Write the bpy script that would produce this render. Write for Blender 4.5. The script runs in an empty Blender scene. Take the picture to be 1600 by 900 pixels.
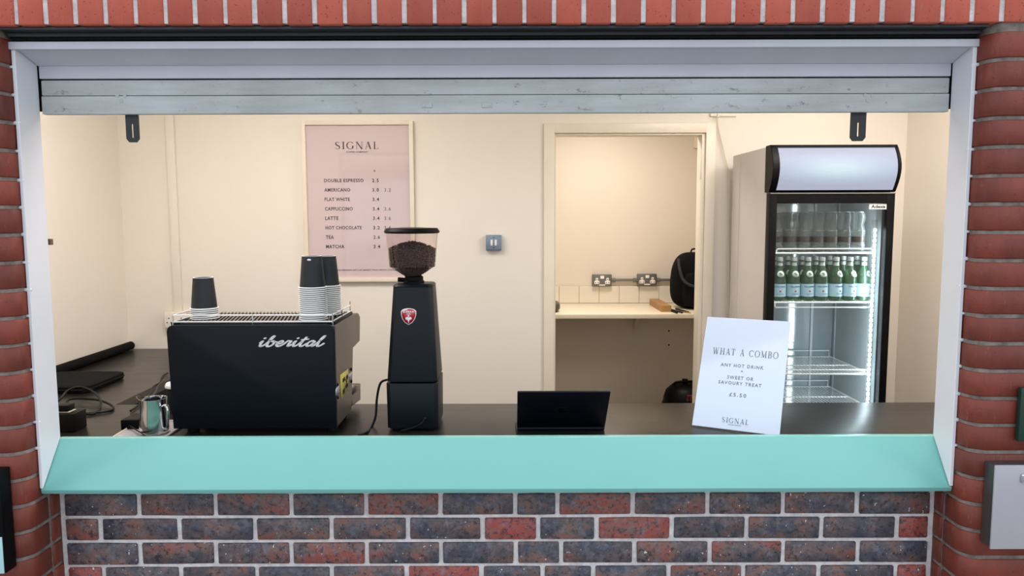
import bpy, bmesh, math, random
from mathutils import Vector, Matrix
random.seed(7)
S = bpy.context.scene
COL = S.collection
R = math.radians

# ---------------------------------------------------------------- camera
F_PX = 1155.0
CAM_Z = 1.63
PITCH = R(5.5)
ROLL = R(0.17)
cam_d = bpy.data.cameras.new('camera')
cam_d.sensor_fit = 'HORIZONTAL'; cam_d.sensor_width = 36.0
cam_d.lens = F_PX / 1600.0 * 36.0
cam_d.clip_start = 0.05
cam = bpy.data.objects.new('camera', cam_d); COL.objects.link(cam)
cam.matrix_world = Matrix.Translation((0, 0, CAM_Z)) @ (Matrix.Rotation(R(90) - PITCH, 4, 'X') @ Matrix.Rotation(-ROLL, 4, 'Z'))
S.camera = cam
CR = cam.matrix_world.to_3x3()
def ray(u, v): return CR @ Vector(((u - 800) / F_PX, (450 - v) / F_PX, -1.0))
def at(u, v, Y):                      # point of the pixel's sight line at depth Y
    d = ray(u, v); return Vector((d.x / d.y * Y, Y, CAM_Z + d.z / d.y * Y))
def on(u, v, z):                      # point of the sight line at height z
    d = ray(u, v); t = (z - CAM_Z) / d.z; return Vector((d.x * t, d.y * t, z))

# ---------------------------------------------------------------- world, lights, exposure
w = bpy.data.worlds.new('sky'); S.world = w; w.use_nodes = True
bg = w.node_tree.nodes['Background']
bg.inputs[0].default_value = (0.84, 0.91, 1.0, 1); bg.inputs[1].default_value = 1.0
S.view_settings.view_transform = 'Standard'; S.view_settings.look = 'None'
S.view_settings.gamma = 1.0; S.view_settings.use_curve_mapping = False
S.view_settings.exposure = 0.6
S.render.film_transparent = False
def area(name, loc, size, power, color, rot=(0, 0, 0)):
    l = bpy.data.lights.new(name, 'AREA'); l.shape = 'RECTANGLE'; l.size, l.size_y = size
    l.energy = power; l.color = color
    o = bpy.data.objects.new(name, l); COL.objects.link(o); o.location = loc; o.rotation_euler = rot
    return o
LW = (1.0, 0.93, 0.885)
area('batten_light', (-1.10, 2.80, 2.52), (1.2, 0.60), 17.5, LW)
area('batten_light', (1.50, 2.75, 2.52), (1.2, 0.60), 20, LW)
area('store_light', (0.60, 4.75, 2.42), (0.40, 0.40), 13, (1.0, 0.92, 0.85))

# ---------------------------------------------------------------- materials
def rgb(r, g, b):
    f = lambda c: ((c / 255 + 0.055) / 1.055) ** 2.4 if c > 10.3 else c / 255 / 12.92
    return (f(r), f(g), f(b), 1)
def newmat(name):
    m = bpy.data.materials.new(name); m.use_nodes = True
    nt = m.node_tree; return m, nt, nt.nodes['Principled BSDF']
def link(nt, a, b): nt.links.new(a, b)
def noise(nt, scale, detail=4, rough=.6, vec=None, stretch=None):
    n = nt.nodes.new('ShaderNodeTexNoise'); n.inputs['Scale'].default_value = scale
    n.inputs['Detail'].default_value = detail; n.inputs['Roughness'].default_value = rough
    if vec is None:
        tc = nt.nodes.new('ShaderNodeTexCoord'); vec = tc.outputs['Object']
    if stretch:
        mp = nt.nodes.new('ShaderNodeMapping'); mp.inputs['Scale'].default_value = stretch
        link(nt, vec, mp.inputs['Vector']); vec = mp.outputs[0]
    link(nt, vec, n.inputs['Vector']); return n
def ramp(nt, src, stops):
    r = nt.nodes.new('ShaderNodeValToRGB'); e = r.color_ramp.elements
    while len(e) > 1: e.remove(e[-1])
    e[0].position, e[0].color = stops[0]
    for p, c in stops[1:]:
        k = e.new(p); k.color = c
    link(nt, src, r.inputs[0]); return r
def mixc(nt, fac, a, b, mode='MIX'):
    m = nt.nodes.new('ShaderNodeMix'); m.data_type = 'RGBA'; m.blend_type = mode
    if isinstance(fac, (int, float)): m.inputs[0].default_value = fac
    else: link(nt, fac, m.inputs[0])
    for s, i in ((a, 6), (b, 7)):
        if isinstance(s, tuple): m.inputs[i].default_value = s
        else: link(nt, s, m.inputs[i])
    return m.outputs[2]
def bump(nt, src, strength, dist, bs):
    b = nt.nodes.new('ShaderNodeBump'); b.inputs['Strength'].default_value = strength
    b.inputs['Distance'].default_value = dist
    link(nt, src, b.inputs['Height']); link(nt, b.outputs[0], bs.inputs['Normal'])
def mat(name, col, rough=.5, metal=0., var=.06, vs=6., bmp=0., bs=60., spec=.5, coat=0., emit=None, es=0.):
    m, nt, b = newmat(name)
    c2 = tuple(min(1, c * (1 - var * 2)) for c in col[:3]) + (1,)
    if var > 0:
        n = noise(nt, vs); r = ramp(nt, n.outputs[0], [(.3, c2), (.7, col)])
        link(nt, r.outputs[0], b.inputs['Base Color'])
    else: b.inputs['Base Color'].default_value = col
    b.inputs['Roughness'].default_value = rough; b.inputs['Metallic'].default_value = metal
    b.inputs['Specular IOR Level'].default_value = spec
    b.inputs['Coat Weight'].default_value = coat; b.inputs['Coat Roughness'].default_value = .03
    if bmp: bump(nt, noise(nt, bs, 3).outputs[0], bmp, .002, b)
    if emit: b.inputs['Emission Color'].default_value = emit; b.inputs['Emission Strength'].default_value = es
    return m
def objvec(nt):
    tc = nt.nodes.new('ShaderNodeTexCoord'); oi = nt.nodes.new('ShaderNodeObjectInfo')
    mu = nt.nodes.new('ShaderNodeMath'); mu.operation = 'MULTIPLY'; mu.inputs[1].default_value = 37.0
    link(nt, oi.outputs['Random'], mu.inputs[0])
    ad = nt.nodes.new('ShaderNodeVectorMath'); ad.operation = 'ADD'
    link(nt, tc.outputs['Object'], ad.inputs[0]); link(nt, mu.outputs[0], ad.inputs[1])
    return ad.outputs[0], oi
def brick_red(name, dark, light):
    m, nt, b = newmat(name); v, oi = objvec(nt)
    n = noise(nt, 9, 5, .65, v, (1, 1, .6)); c = ramp(nt, n.outputs[0], [(.25, dark), (.75, light)]).outputs[0]
    shade = ramp(nt, oi.outputs['Random'], [(0, (.78, .76, .76, 1)), (1, (1.12, 1.06, 1.04, 1))]).outputs[0]
    c = mixc(nt, 1.0, c, shade, 'MULTIPLY')
    st = noise(nt, 26, 6, .7, v, (3, 3, .5)); sf = ramp(nt, st.outputs[0], [(.60, (0, 0, 0, 1)), (.80, (1, 1, 1, 1))])
    k = nt.nodes.new('ShaderNodeMath'); k.operation = 'MULTIPLY'; k.inputs[1].default_value = .45
    link(nt, sf.outputs[0], k.inputs[0])
    c = mixc(nt, k.outputs[0], c, rgb(176, 140, 130))
    sp = noise(nt, 160, 2, .5, v); spf = ramp(nt, sp.outputs[0], [(.66, (0, 0, 0, 1)), (.72, (.7, .7, .7, 1))])
    c = mixc(nt, spf.outputs[0], c, rgb(70, 34, 32))
    link(nt, c, b.inputs['Base Color']); b.inputs['Roughness'].default_value = .55
    bump(nt, noise(nt, 120, 4, .7, v).outputs[0], .35, .002, b); return m
M_RED = brick_red('red_engineering_brick', rgb(100, 42, 31), rgb(140, 63, 47))
M_SOLD = brick_red('orange_red_brick', rgb(182, 84, 66), rgb(208, 106, 86))
def brick_mixed():
    m, nt, b = newmat('multi_stock_brick'); v, oi = objvec(nt)
    sep = nt.nodes.new('ShaderNodeSeparateColor'); link(nt, oi.outputs['Color'], sep.inputs[0])
    big = noise(nt, 11, 5, .65, v, (1, 1, 1.5)); ad = nt.nodes.new('ShaderNodeMath'); ad.operation = 'ADD'
    link(nt, big.outputs[0], ad.inputs[0]); link(nt, sep.outputs[0], ad.inputs[1])
    # obj.color.r shifts from dark blue (about 0) to red (about .5)
    c = ramp(nt, ad.outputs[0], [(.40, rgb(68, 70, 84)), (.50, rgb(90, 80, 84)), (.58, rgb(116, 90, 84)), (.70, rgb(146, 80, 70)), (.92, rgb(154, 68, 60))]).outputs[0]
    pit = noise(nt, 75, 4, .75, v); pf = ramp(nt, pit.outputs[0], [(.52, (0, 0, 0, 1)), (.62, (.9, .9, .9, 1))])
    c = mixc(nt, pf.outputs[0], c, rgb(44, 42, 50))
    gr = noise(nt, 40, 5, .7, v); gf = ramp(nt, gr.outputs[0], [(.50, (0, 0, 0, 1)), (.72, (.6, .6, .6, 1))])
    c = mixc(nt, gf.outputs[0], c, rgb(130, 128, 140))
    wsp = noise(nt, 120, 2, .4, v, (1, 1, .7)); wf = ramp(nt, wsp.outputs[0], [(.735, (0, 0, 0, 1)), (.75, (1, 1, 1, 1))])
    c = mixc(nt, wf.outputs[0], c, rgb(215, 210, 212))
    link(nt, c, b.inputs['Base Color']); b.inputs['Roughness'].default_value = .5
    bump(nt, pit.outputs[0], .6, .003, b); return m
M_STOCK = brick_mixed()
M_MORT = mat('mortar', rgb(226, 220, 220), .9, var=.16, vs=45, bmp=.8, bs=140)
M_MORTD = mat('mortar_dark', rgb(146, 136, 130), .9, var=.28, vs=35, bmp=.8, bs=140)
M_WHITE = mat('white_gloss_paint', rgb(234, 235, 241), .32, var=.03, vs=3, bmp=.08, bs=25)
M_TEAL = mat('mint_paint', rgb(122, 188, 182), .24, var=.02, vs=3, bmp=.05, bs=12)
M_HEAD = mat('head_paint', rgb(214, 216, 226), .45, var=.05, vs=4)
def lath():
    m, nt, b = newmat('weathered_painted_lath')
    n = noise(nt, 5, 5, .6, None, (.5, 1, 3)); c = ramp(nt, n.outputs[0], [(.35, rgb(172, 176, 172)), (.65, rgb(198, 203, 204))]).outputs[0]
    cr = noise(nt, 34, 6, .75, None, (.7, 1, 1.2)); cf = ramp(nt, cr.outputs[0], [(.60, (0, 0, 0, 1)), (.70, (.8, .8, .8, 1))])
    c = mixc(nt, cf.outputs[0], c, rgb(112, 112, 104))
    link(nt, c, b.inputs['Base Color']); b.inputs['Roughness'].default_value = .55
    bump(nt, cr.outputs[0], .5, .003, b); return m
M_LATH = lath()
M_BLKM = mat('black_steel', rgb(30, 32, 36), .4, var=.1, vs=8, bmp=.1)
M_LINT = mat('lintel_bitumen', rgb(46, 48, 54), .45, var=.2, vs=8, bmp=.3, bs=30)
M_WALL = mat('cream_wall_paint', rgb(240, 233, 222), .55, var=.02, vs=1.3, bmp=.10, bs=9)
M_WALL2 = mat('store_wall_paint', rgb(226, 214, 196), .6, var=.03, vs=1.3, bmp=.10, bs=9)
M_CEIL = mat('ceiling_paint', rgb(238, 234, 226), .7, var=.02)
M_TRIM = mat('cream_gloss_trim', rgb(240, 230, 212), .3, var=.02)
M_FLOOR = mat('vinyl_floor', rgb(112, 98, 82), .5, var=.1, vs=12)
M_PAVE = mat('paving', rgb(150, 146, 140), .8, var=.1, vs=5, bmp=.3)
def worktop():
    m, nt, b = newmat('black_woodgrain_laminate')
    n = noise(nt, 14, 6, .7, None, (.18, 2.4, 1)); c = ramp(nt, n.outputs[0], [(.3, rgb(28, 25, 22)), (.72, rgb(40, 35, 31))])
    link(nt, c.outputs[0], b.inputs['Base Color'])
    r = ramp(nt, n.outputs[0], [(.3, (.27, .27, .27, 1)), (.7, (.33, .33, .33, 1))]); link(nt, r.outputs[0], b.inputs['Roughness']); b.inputs['Specular IOR Level'].default_value = .3
    bump(nt, n.outputs[0], .08, .001, b); return m
M_TOP = worktop()
M_BLACK = mat('satin_black', rgb(7, 8, 10), .45, var=.08, vs=5, spec=.12)
M_NAVY = mat('satin_blue_black_panel', rgb(10, 15, 24), .42, var=.0, spec=.2)
M_GRIND = mat('grinder_black', rgb(12, 20, 27), .42, var=.05, spec=.25)
M_SIDE = mat('machine_side_dark_metal', rgb(96, 88, 80), .36, metal=.6, var=.04)
M_CHROME = mat('chrome', rgb(225, 225, 228), .10, metal=1., var=0)
M_WIREW = mat('white_wire', rgb(244, 244, 244), .4, var=0)
M_STEEL = mat('brushed_steel', rgb(192, 190, 196), .42, metal=.35, var=.06, vs=3, bmp=.05)
M_CUP = mat('black_paper', rgb(22, 27, 35), .55, var=.03)
M_RIM = mat('white_paper', rgb(250, 250, 248), .6, var=0)
M_CABLE = mat('black_rubber', rgb(14, 14, 15), .5, var=0, spec=.2)
M_FAB = mat('black_fabric', rgb(20, 20, 22), .85, spec=.1, var=.15, vs=14, bmp=.3, bs=60)
M_LAP = mat('midnight_aluminium', rgb(14, 17, 30), .38, metal=.3, var=0)
M_PAPER = mat('pink_paper', rgb(226, 206, 208), .7, var=0)
M_FRAME = mat('cream_frame', rgb(238, 226, 206), .4, var=.03)
M_INK = mat('black_ink', rgb(36, 32, 34), .7, var=0)
M_INKG = mat('grey_ink', rgb(108, 112, 122), .7, var=0)
M_SIGN = mat('white_gloss_card', rgb(206, 219, 240), .12, var=0, coat=1.0)
M_FRID = mat('fridge_side_enamel', rgb(216, 210, 204), .4, var=.02)
M_LINER = mat('fridge_liner', rgb(142, 150, 156), .10, var=0, spec=1.0, coat=1.0)
M_LINW = mat('fridge_liner_side', rgb(172, 178, 180), .3, var=0)
M_LED = mat('led_light', rgb(235, 245, 255), .5, var=0, emit=(.80, .92, 1, 1), es=20)
M_SILV = mat('silver_cap', rgb(196, 200, 198), .3, metal=.5, var=0)
M_LBLB = mat('pale_blue_label', rgb(172, 204, 220), .5, var=0)
M_LBLW = mat('white_label', rgb(232, 238, 232), .5, var=0)
M_BROWNL = mat('brown_label', rgb(58, 46, 42), .4, var=0)
M_REDM = mat('badge_red', rgb(178, 26, 48), .3, var=0, coat=.5)
M_WMARK = mat('badge_white', rgb(236, 236, 236), .4, var=0)
M_YEL = mat('yellow_sticker', rgb(232, 214, 104), .5, var=0)
M_BLUEINK = mat('blue_ink', rgb(66, 92, 130), .6, var=0)
M_REDINK = mat('red_ink', rgb(200, 50, 60), .6, var=0)
M_SOCKG = mat('grey_metalclad', rgb(118, 118, 114), .4, metal=.5, var=.05)
M_SWG = mat('blue_grey_switch_metal', rgb(134, 152, 168), .35, metal=.4, var=.03)
M_PLAS = mat('white_plastic', rgb(240, 236, 228), .35, var=0)
M_CPLAS = mat('cream_plastic', rgb(232, 218, 194), .4, var=0)
M_HOLE = mat('dark_hole', rgb(12, 12, 12), .8, var=0)
M_WOOD = mat('bare_timber', rgb(178, 134, 84), .6, var=.12, vs=20)
M_TILE = mat('cream_glazed_tile', rgb(230, 220, 202), .15, var=.02, vs=5)
M_GROUT = mat('grout', rgb(178, 162, 140), .9, var=.05)
M_SHELF = mat('cream_laminate', rgb(240, 228, 204), .3, var=.02)
M_BEAN = mat('roast_coffee', rgb(78, 52, 44), .35, var=.25, vs=50)
M_GREEN = mat('dark_green_sign', rgb(18, 52, 44), .4, var=0)
M_CYAN = mat('pale_cyan_panel', rgb(176, 216, 222), .4, var=0)
M_BLUEMK = mat('blue_paint_mark', rgb(52, 60, 130), .7, var=0)
def glassy(name, tint, diff=None, dfac=0., gloss=.02, ior=1.45):
    m = bpy.data.materials.new(name); m.use_nodes = True; nt = m.node_tree
    nt.nodes.remove(nt.nodes['Principled BSDF']); out = nt.nodes['Material Output']
    tr = nt.nodes.new('ShaderNodeBsdfTransparent'); tr.inputs[0].default_value = tint
    gl = nt.nodes.new('ShaderNodeBsdfGlossy'); gl.inputs['Roughness'].default_value = gloss
    fr = nt.nodes.new('ShaderNodeFresnel'); fr.inputs[0].default_value = ior
    ge = nt.nodes.new('ShaderNodeNewGeometry'); sb = nt.nodes.new('ShaderNodeMath'); sb.operation = 'SUBTRACT'; sb.inputs[0].default_value = 1
    link(nt, ge.outputs['Backfacing'], sb.inputs[1]); mu = nt.nodes.new('ShaderNodeMath'); mu.operation = 'MULTIPLY'
    link(nt, fr.outputs[0], mu.inputs[0]); link(nt, sb.outputs[0], mu.inputs[1])
    src = tr.outputs[0]
    if diff:
        df = nt.nodes.new('ShaderNodeBsdfDiffuse'); df.inputs[0].default_value = diff
        mx = nt.nodes.new('ShaderNodeMixShader'); mx.inputs[0].default_value = dfac
        link(nt, src, mx.inputs[1]); link(nt, df.outputs[0], mx.inputs[2]); src = mx.outputs[0]
    mx = nt.nodes.new('ShaderNodeMixShader'); link(nt, mu.outputs[0], mx.inputs[0])
    link(nt, src, mx.inputs[1]); link(nt, gl.outputs[0], mx.inputs[2]); link(nt, mx.outputs[0], out.inputs[0])
    return m
M_PANE = glassy('door_glass', (.90, .93, .93, 1))
M_PICG = glassy('picture_glass', (.97, .97, .97, 1), ior=1.5)
M_CLEAR = glassy('clear_plastic', (.86, .88, .87, 1), (.55, .58, .57, 1), .10, .05, 1.4)
M_GGL = glassy('green_glass', (.38, .58, .42, 1), (.10, .20, .12, 1), .35, .04)
M_HOP = glassy('smoked_hopper', (.96, .93, .92, 1), None, 0, .02)
def lightbox():
    m, nt, b = newmat('lit_header_panel'); tc = nt.nodes.new('ShaderNodeTexCoord')
    # a fluorescent tube behind an opal panel: brighter along the tube
    mp = nt.nodes.new('ShaderNodeMapping'); link(nt, tc.outputs['Object'], mp.inputs[0]); mp.inputs['Scale'].default_value = (3.0, .01, 13.0)
    gr = nt.nodes.new('ShaderNodeTexGradient'); gr.gradient_type = 'SPHERICAL'; link(nt, mp.outputs[0], gr.inputs[0])
    c = ramp(nt, gr.outputs[0], [(0, rgb(190, 196, 218)), (.35, rgb(196, 214, 238)), (.8, rgb(222, 244, 254))])
    link(nt, c.outputs[0], b.inputs['Emission Color']); b.inputs['Emission Strength'].default_value = .50
    b.inputs['Base Color'].default_value = rgb(70, 72, 80); b.inputs['Roughness'].default_value = .5; b.inputs['Specular IOR Level'].default_value = .2; return m
M_BOX = lightbox()

# ---------------------------------------------------------------- mesh helpers
class MB:
    def __init__(s): s.bm = bmesh.new()
    def add(s, tmp):
        me = bpy.data.meshes.new('t'); tmp.to_mesh(me); tmp.free(); s.bm.from_mesh(me); bpy.data.meshes.remove(me); return s
    def box(s, x0, x1, y0, y1, z0, z1, bev=0, seg=2):
        t = bmesh.new(); bmesh.ops.create_cube(t, size=1)
        for v in t.verts: v.co = Vector((x0 + (v.co.x + .5) * (x1 - x0), y0 + (v.co.y + .5) * (y1 - y0), z0 + (v.co.z + .5) * (z1 - z0)))
        if bev: bmesh.ops.bevel(t, geom=t.edges[:], offset=bev, segments=seg, affect='EDGES', profile=.6)
        return s.add(t)
    def hull(s, pts, bev=0, seg=2):
        t = bmesh.new()
        for p in pts: t.verts.new(p)
        bmesh.ops.convex_hull(t, input=t.verts[:])
        bmesh.ops.dissolve_limit(t, angle_limit=R(1), verts=t.verts[:], edges=t.edges[:])
        if bev: bmesh.ops.bevel(t, geom=t.edges[:], offset=bev, segments=seg, affect='EDGES', profile=.6)
        return s.add(t)
    def prism(s, poly, axis, a0, a1, bev=0, seg=2):   # poly: points in the two other axes, in order x,y,z without AXIS
        def mk(p, a):
            if axis == 'X': return (a, p[0], p[1])
            if axis == 'Y': return (p[0], a, p[1])
            return (p[0], p[1], a)
        t = bmesh.new(); A = [t.verts.new(mk(p, a0)) for p in poly]; B = [t.verts.new(mk(p, a1)) for p in poly]
        n = len(poly); t.faces.new(A); t.faces.new(B[::-1])
        for i in range(n): t.faces.new((A[i], B[i], B[(i + 1) % n], A[(i + 1) % n]))
        bmesh.ops.recalc_face_normals(t, faces=t.faces[:])
        if bev: bmesh.ops.bevel(t, geom=t.edges[:], offset=bev, segments=seg, affect='EDGES', profile=.6)
        return s.add(t)
    def lathe(s, prof, c=(0, 0, 0), seg=32, sx=1, sy=1):
        t = bmesh.new(); rings = []
        for r, z in prof:
            if r < 1e-6: rings.append([t.verts.new((c[0], c[1], c[2] + z))])
            else: rings.append([t.verts.new((c[0] + sx * r * math.cos(2 * math.pi * k / seg), c[1] + sy * r * math.sin(2 * math.pi * k / seg), c[2] + z)) for k in range(seg)])
        for a, b in zip(rings, rings[1:]):
            for k in range(seg):
                k2 = (k + 1) % seg
                if len(a) == 1 and len(b) == 1: continue
                if len(a) == 1: t.faces.new((a[0], b[k], b[k2]))
                elif len(b) == 1: t.faces.new((a[k], b[0], a[k2]))
                else: t.faces.new((a[k], b[k], b[k2], a[k2]))
        bmesh.ops.recalc_face_normals(t, faces=t.faces[:]); return s.add(t)
    def tube(s, pts, r, seg=8, smooth=0, closed=False):
        pts = [Vector(p) for p in pts]
        if smooth: pts = catmull(pts, smooth, closed)
        t = bmesh.new(); n = len(pts); rings = []; up = None
        for i, p in enumerate(pts):
            a = pts[i - 1] if (i or closed) else p; b = pts[(i + 1) % n] if (i < n - 1 or closed) else p
            d = (b - a).normalized()
            if up is None: up = d.orthogonal().normalized()
            up = (up - d * up.dot(d)).normalized(); sd = d.cross(up)
            rings.append([t.verts.new(p + (up * math.cos(2 * math.pi * k / seg) + sd * math.sin(2 * math.pi * k / seg)) * r) for k in range(seg)])
        for i in range(n if closed else n - 1):
            a, b = rings[i], rings[(i + 1) % n]
            for k in range(seg): t.faces.new((a[k], a[(k + 1) % seg], b[(k + 1) % seg], b[k]))
        if not closed: t.faces.new(rings[0][::-1]); t.faces.new(rings[-1])
        bmesh.ops.recalc_face_normals(t, faces=t.faces[:]); return s.add(t)
    def blob(s, c, size, e=.5, seg=28, rings=16, fn=None):   # super-ellipsoid
        sg = lambda x, p: math.copysign(abs(x) ** p, x); t = bmesh.new(); rr = []
        for i in range(rings + 1):
            ph = -math.pi / 2 + math.pi * i / rings; row = []
            for k in range(seg):
                th = 2 * math.pi * k / seg
                q = Vector((sg(math.cos(ph), e) * sg(math.cos(th), e), sg(math.cos(ph), e) * sg(math.sin(th), e), sg(math.sin(ph), e)))
                if fn: q = fn(q)
                row.append(t.verts.new((c[0] + q.x * size[0], c[1] + q.y * size[1], c[2] + q.z * size[2])))
            rr.append(row)
        for a, b in zip(rr, rr[1:]):
            for k in range(seg): t.faces.new((a[k], a[(k + 1) % seg], b[(k + 1) % seg], b[k]))
        bmesh.ops.remove_doubles(t, verts=t.verts[:], dist=1e-5)
        bmesh.ops.recalc_face_normals(t, faces=t.faces[:]); return s.add(t)
    def flat(s, polys, fn, th=0.0006):        # polys: 2D polygons; fn(x, y, d) -> 3D, d lifts off the surface
        for P in polys:
            n = len(P)
            A = [s.bm.verts.new(fn(x, y, th)) for x, y in P]; B = [s.bm.verts.new(fn(x, y, -th * .3)) for x, y in P]
            try:
                s.bm.faces.new(A)
                for i in range(n): s.bm.faces.new((A[i], B[i], B[(i + 1) % n], A[(i + 1) % n]))
            except ValueError: pass
        return s
def catmull(pts, k, closed=False):
    out = []; n = len(pts); rng = n if closed else n - 1
    for i in range(rng):
        p1, p2 = pts[i], pts[(i + 1) % n]
        p0 = pts[i - 1] if (i > 0 or closed) else p1; p3 = pts[(i + 2) % n] if (i + 2 < n or closed) else p2
        for j in range(k):
            t = j / k
            out.append(.5 * ((2 * p1) + (-p0 + p2) * t + (2 * p0 - 5 * p1 + 4 * p2 - p3) * t * t + (-p0 + 3 * p1 - 3 * p2 + p3) * t ** 3))
    if not closed: out.append(pts[-1])
    return out
def wm(o):
    m = o.matrix_basis.copy()
    while o.parent: o = o.parent; m = o.matrix_basis @ m
    return m
def obj(name, mb, m, parent=None, smooth=True, origin='auto', ang=35):
    """links mb (built in world coordinates) as one mesh object"""
    bm = mb.bm
    inv = wm(parent).inverted() if parent else Matrix.Identity(4)
    for v in bm.verts: v.co = inv @ v.co
    xs = [v.co for v in bm.verts]; lo = Vector([min(v[i] for v in xs) for i in range(3)]); hi = Vector([max(v[i] for v in xs) for i in range(3)])
    c = (lo + hi) / 2
    if parent is None: c.z = lo.z
    for v in bm.verts: v.co -= c
    if smooth:
        for f in bm.faces: f.smooth = True
        for e in bm.edges:
            if len(e.link_faces) != 2 or e.calc_face_angle(0) > R(ang): e.smooth = False
    me = bpy.data.meshes.new(name); bm.to_mesh(me); bm.free(); me.materials.append(m)
    o = bpy.data.objects.new(name, me); COL.objects.link(o); o.location = c
    if parent: o.parent = parent
    return o
def share(name, src, loc, parent=None):      # another object with the same mesh data
    o = bpy.data.objects.new(name, src.data); COL.objects.link(o); o.location = loc
    if parent: o.parent = parent
    return o
def tag(o, label=None, cat=None, group=None, kind=None):
    if label: o['label'] = label
    if cat: o['category'] = cat
    if group: o['group'] = group
    if kind: o['kind'] = kind
    return o
def thing(name, label, cat, loc=(0, 0, 0), group=None):
    o = bpy.data.objects.new(name, None); COL.objects.link(o); o.location = loc; o.empty_display_size = .05
    return tag(o, label, cat, group)
def copy_tree(o, parent=None):
    c = o.copy(); COL.objects.link(c)
    if parent: c.parent = parent
    for ch in [x for x in COL.objects if x.parent == o]: copy_tree(ch, c)
    return c
def struct(name, mb, m, parent=None, **k):
    o = obj(name, mb, m, parent, **k)
    if parent is None: o['kind'] = 'structure'
    return o

# ---------------------------------------------------------------- lettering
def vstroke(pts, wd, k=6):      # variable-width stroke -> quads
    P = [Vector((p[0], p[1], 0)) for p in pts]
    if len(P) > 2:
        W = [Vector((x, 0, 0)) for x in (wd if isinstance(wd, (list, tuple)) else [wd] * len(P))]
        P = catmull(P, k); W = [v.x for v in catmull(W, k)]
    else: W = list(wd) if isinstance(wd, (list, tuple)) else [wd] * 2
    L, Q = [], []
    for i, p in enumerate(P):
        d = (P[min(i + 1, len(P) - 1)] - P[max(i - 1, 0)]).normalized(); n = Vector((-d.y, d.x, 0)) * W[i] / 2
        L.append(p + n); Q.append(p - n)
    return [[(L[i].x, L[i].y), (L[i + 1].x, L[i + 1].y), (Q[i + 1].x, Q[i + 1].y), (Q[i].x, Q[i].y)] for i in range(len(P) - 1)]
TK, TN = .135, .045
def stem(x, w_=TK, s=True, y0=0, y1=1):
    r = [[(x - w_ / 2, y0), (x + w_ / 2, y0), (x + w_ / 2, y1), (x - w_ / 2, y1)]]
    if s:
        for y in (y0, y1 - .03): r.append([(x - w_ / 2 - .09, y), (x + w_ / 2 + .09, y), (x + w_ / 2 + .09, y + .03), (x - w_ / 2 - .09, y + .03)])
    return r
def ser(x, y, h=.11): return [[(x - h, y), (x + h, y), (x + h, y + .03), (x - h, y + .03)]]
def arc(cx, cy, rx, ry, a0, a1, n=18):
    pts, wd = [], []
    for i in range(n + 1):
        a = R(a0 + (a1 - a0) * i / n); pts.append((cx + rx * math.cos(a), cy + ry * math.sin(a))); wd.append(TN + (TK - TN) * abs(math.cos(a)) ** 1.5)
    return vstroke(pts, wd, 2)
SERIF = {
 'S': (.62, vstroke([(.53, .80), (.45, .94), (.30, .975), (.15, .90), (.10, .75), (.18, .60), (.33, .50), (.48, .40), (.55, .25), (.48, .09), (.31, .025), (.14, .08), (.07, .24)], [.02, .045, .045, .09, .11, .14, .145, .14, .11, .09, .045, .045, .02], 3)),
 'I': (.34, stem(.17)),
 'G': (.86, arc(.44, .5, .38, .475, 38, 322) + [[(.66, .04), (.795, .12), (.795, .42), (.66, .42)]] + ser(.73, .42, .15)),
 'N': (.86, stem(.14, TN) + stem(.74, TN) + vstroke([(.13, 1), (.74, 0)], TK)),
 'A': (.80, vstroke([(.40, 1), (.12, 0)], TN) + vstroke([(.40, 1), (.68, 0)], TK) + vstroke([(.2, .33), (.6, .33)], TN) + ser(.12, 0) + ser(.68, 0, .13)),
 'L': (.62, stem(.17) + vstroke([(.17, .015), (.58, .015)], .035) + [[(.55, 0), (.60, 0), (.60, .25), (.575, .25)]]),
 'W': (1.12, vstroke([(.10, 1), (.34, 0)], TK) + vstroke([(.34, 0), (.56, 1)], TN) + vstroke([(.54, 1), (.78, 0)], TK) + vstroke([(.78, 0), (1.0, 1)], TN) + ser(.1, .97) + ser(.54, .97) + ser(1.0, .97)),
 'H': (.88, stem(.17) + stem(.71) + vstroke([(.17, .52), (.71, .52)], TN)),
 'T': (.74, stem(.37) + vstroke([(.05, .985), (.69, .985)], .035) + [[(.04, .78), (.07, .78), (.09, 1), (.04, 1)]] + [[(.67, .78), (.70, .78), (.70, 1), (.65, 1)]]),
 'C': (.82, arc(.44, .5, .38, .475, 40, 320) + [[(.72, .70), (.75, .70), (.75, .95), (.72, .95)]]),
 'O': (.92, arc(.46, .5, .40, .475, 0, 360, 24)),
 'M': (1.02, stem(.14, TN) + stem(.86) + vstroke([(.14, 1), (.50, .05)], TK) + vstroke([(.50, .05), (.86, 1)], TN)),
 'B': (.72, stem(.17) + arc(.34, .755, .24, .23, -90, 90, 8) + arc(.36, .27, .27, .255, -90, 90, 8) + vstroke([(.17, .98), (.36, .98)], .04) + vstroke([(.17, .52), (.36, .52)], .04) + vstroke([(.17, .02), (.38, .02)], .04)),
 ' ': (.45, []),
}
def serif(text, sp=.18):
    x = 0; out = []
    for ch in text:
        w_, ps = SERIF[ch]; out += [[(p[0] + x, p[1]) for p in P] for P in ps]; x += w_ + sp
    return out
def sans(text, sp=1.0, bold=0.0, tall=None):
    cu = bpy.data.curves.new('txt', 'FONT'); cu.body = text; cu.size = 1; cu.space_character = sp; cu.offset = bold; cu.resolution_u = 2
    o = bpy.data.objects.new('txt', cu); COL.objects.link(o)
    dg = bpy.context.evaluated_depsgraph_get(); me = bpy.data.meshes.new_from_object(o.evaluated_get(dg))
    out = [[(me.vertices[i].co.x, me.vertices[i].co.y) for i in p.vertices] for p in me.polygons]
    bpy.data.objects.remove(o); bpy.data.meshes.remove(me); return out
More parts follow.
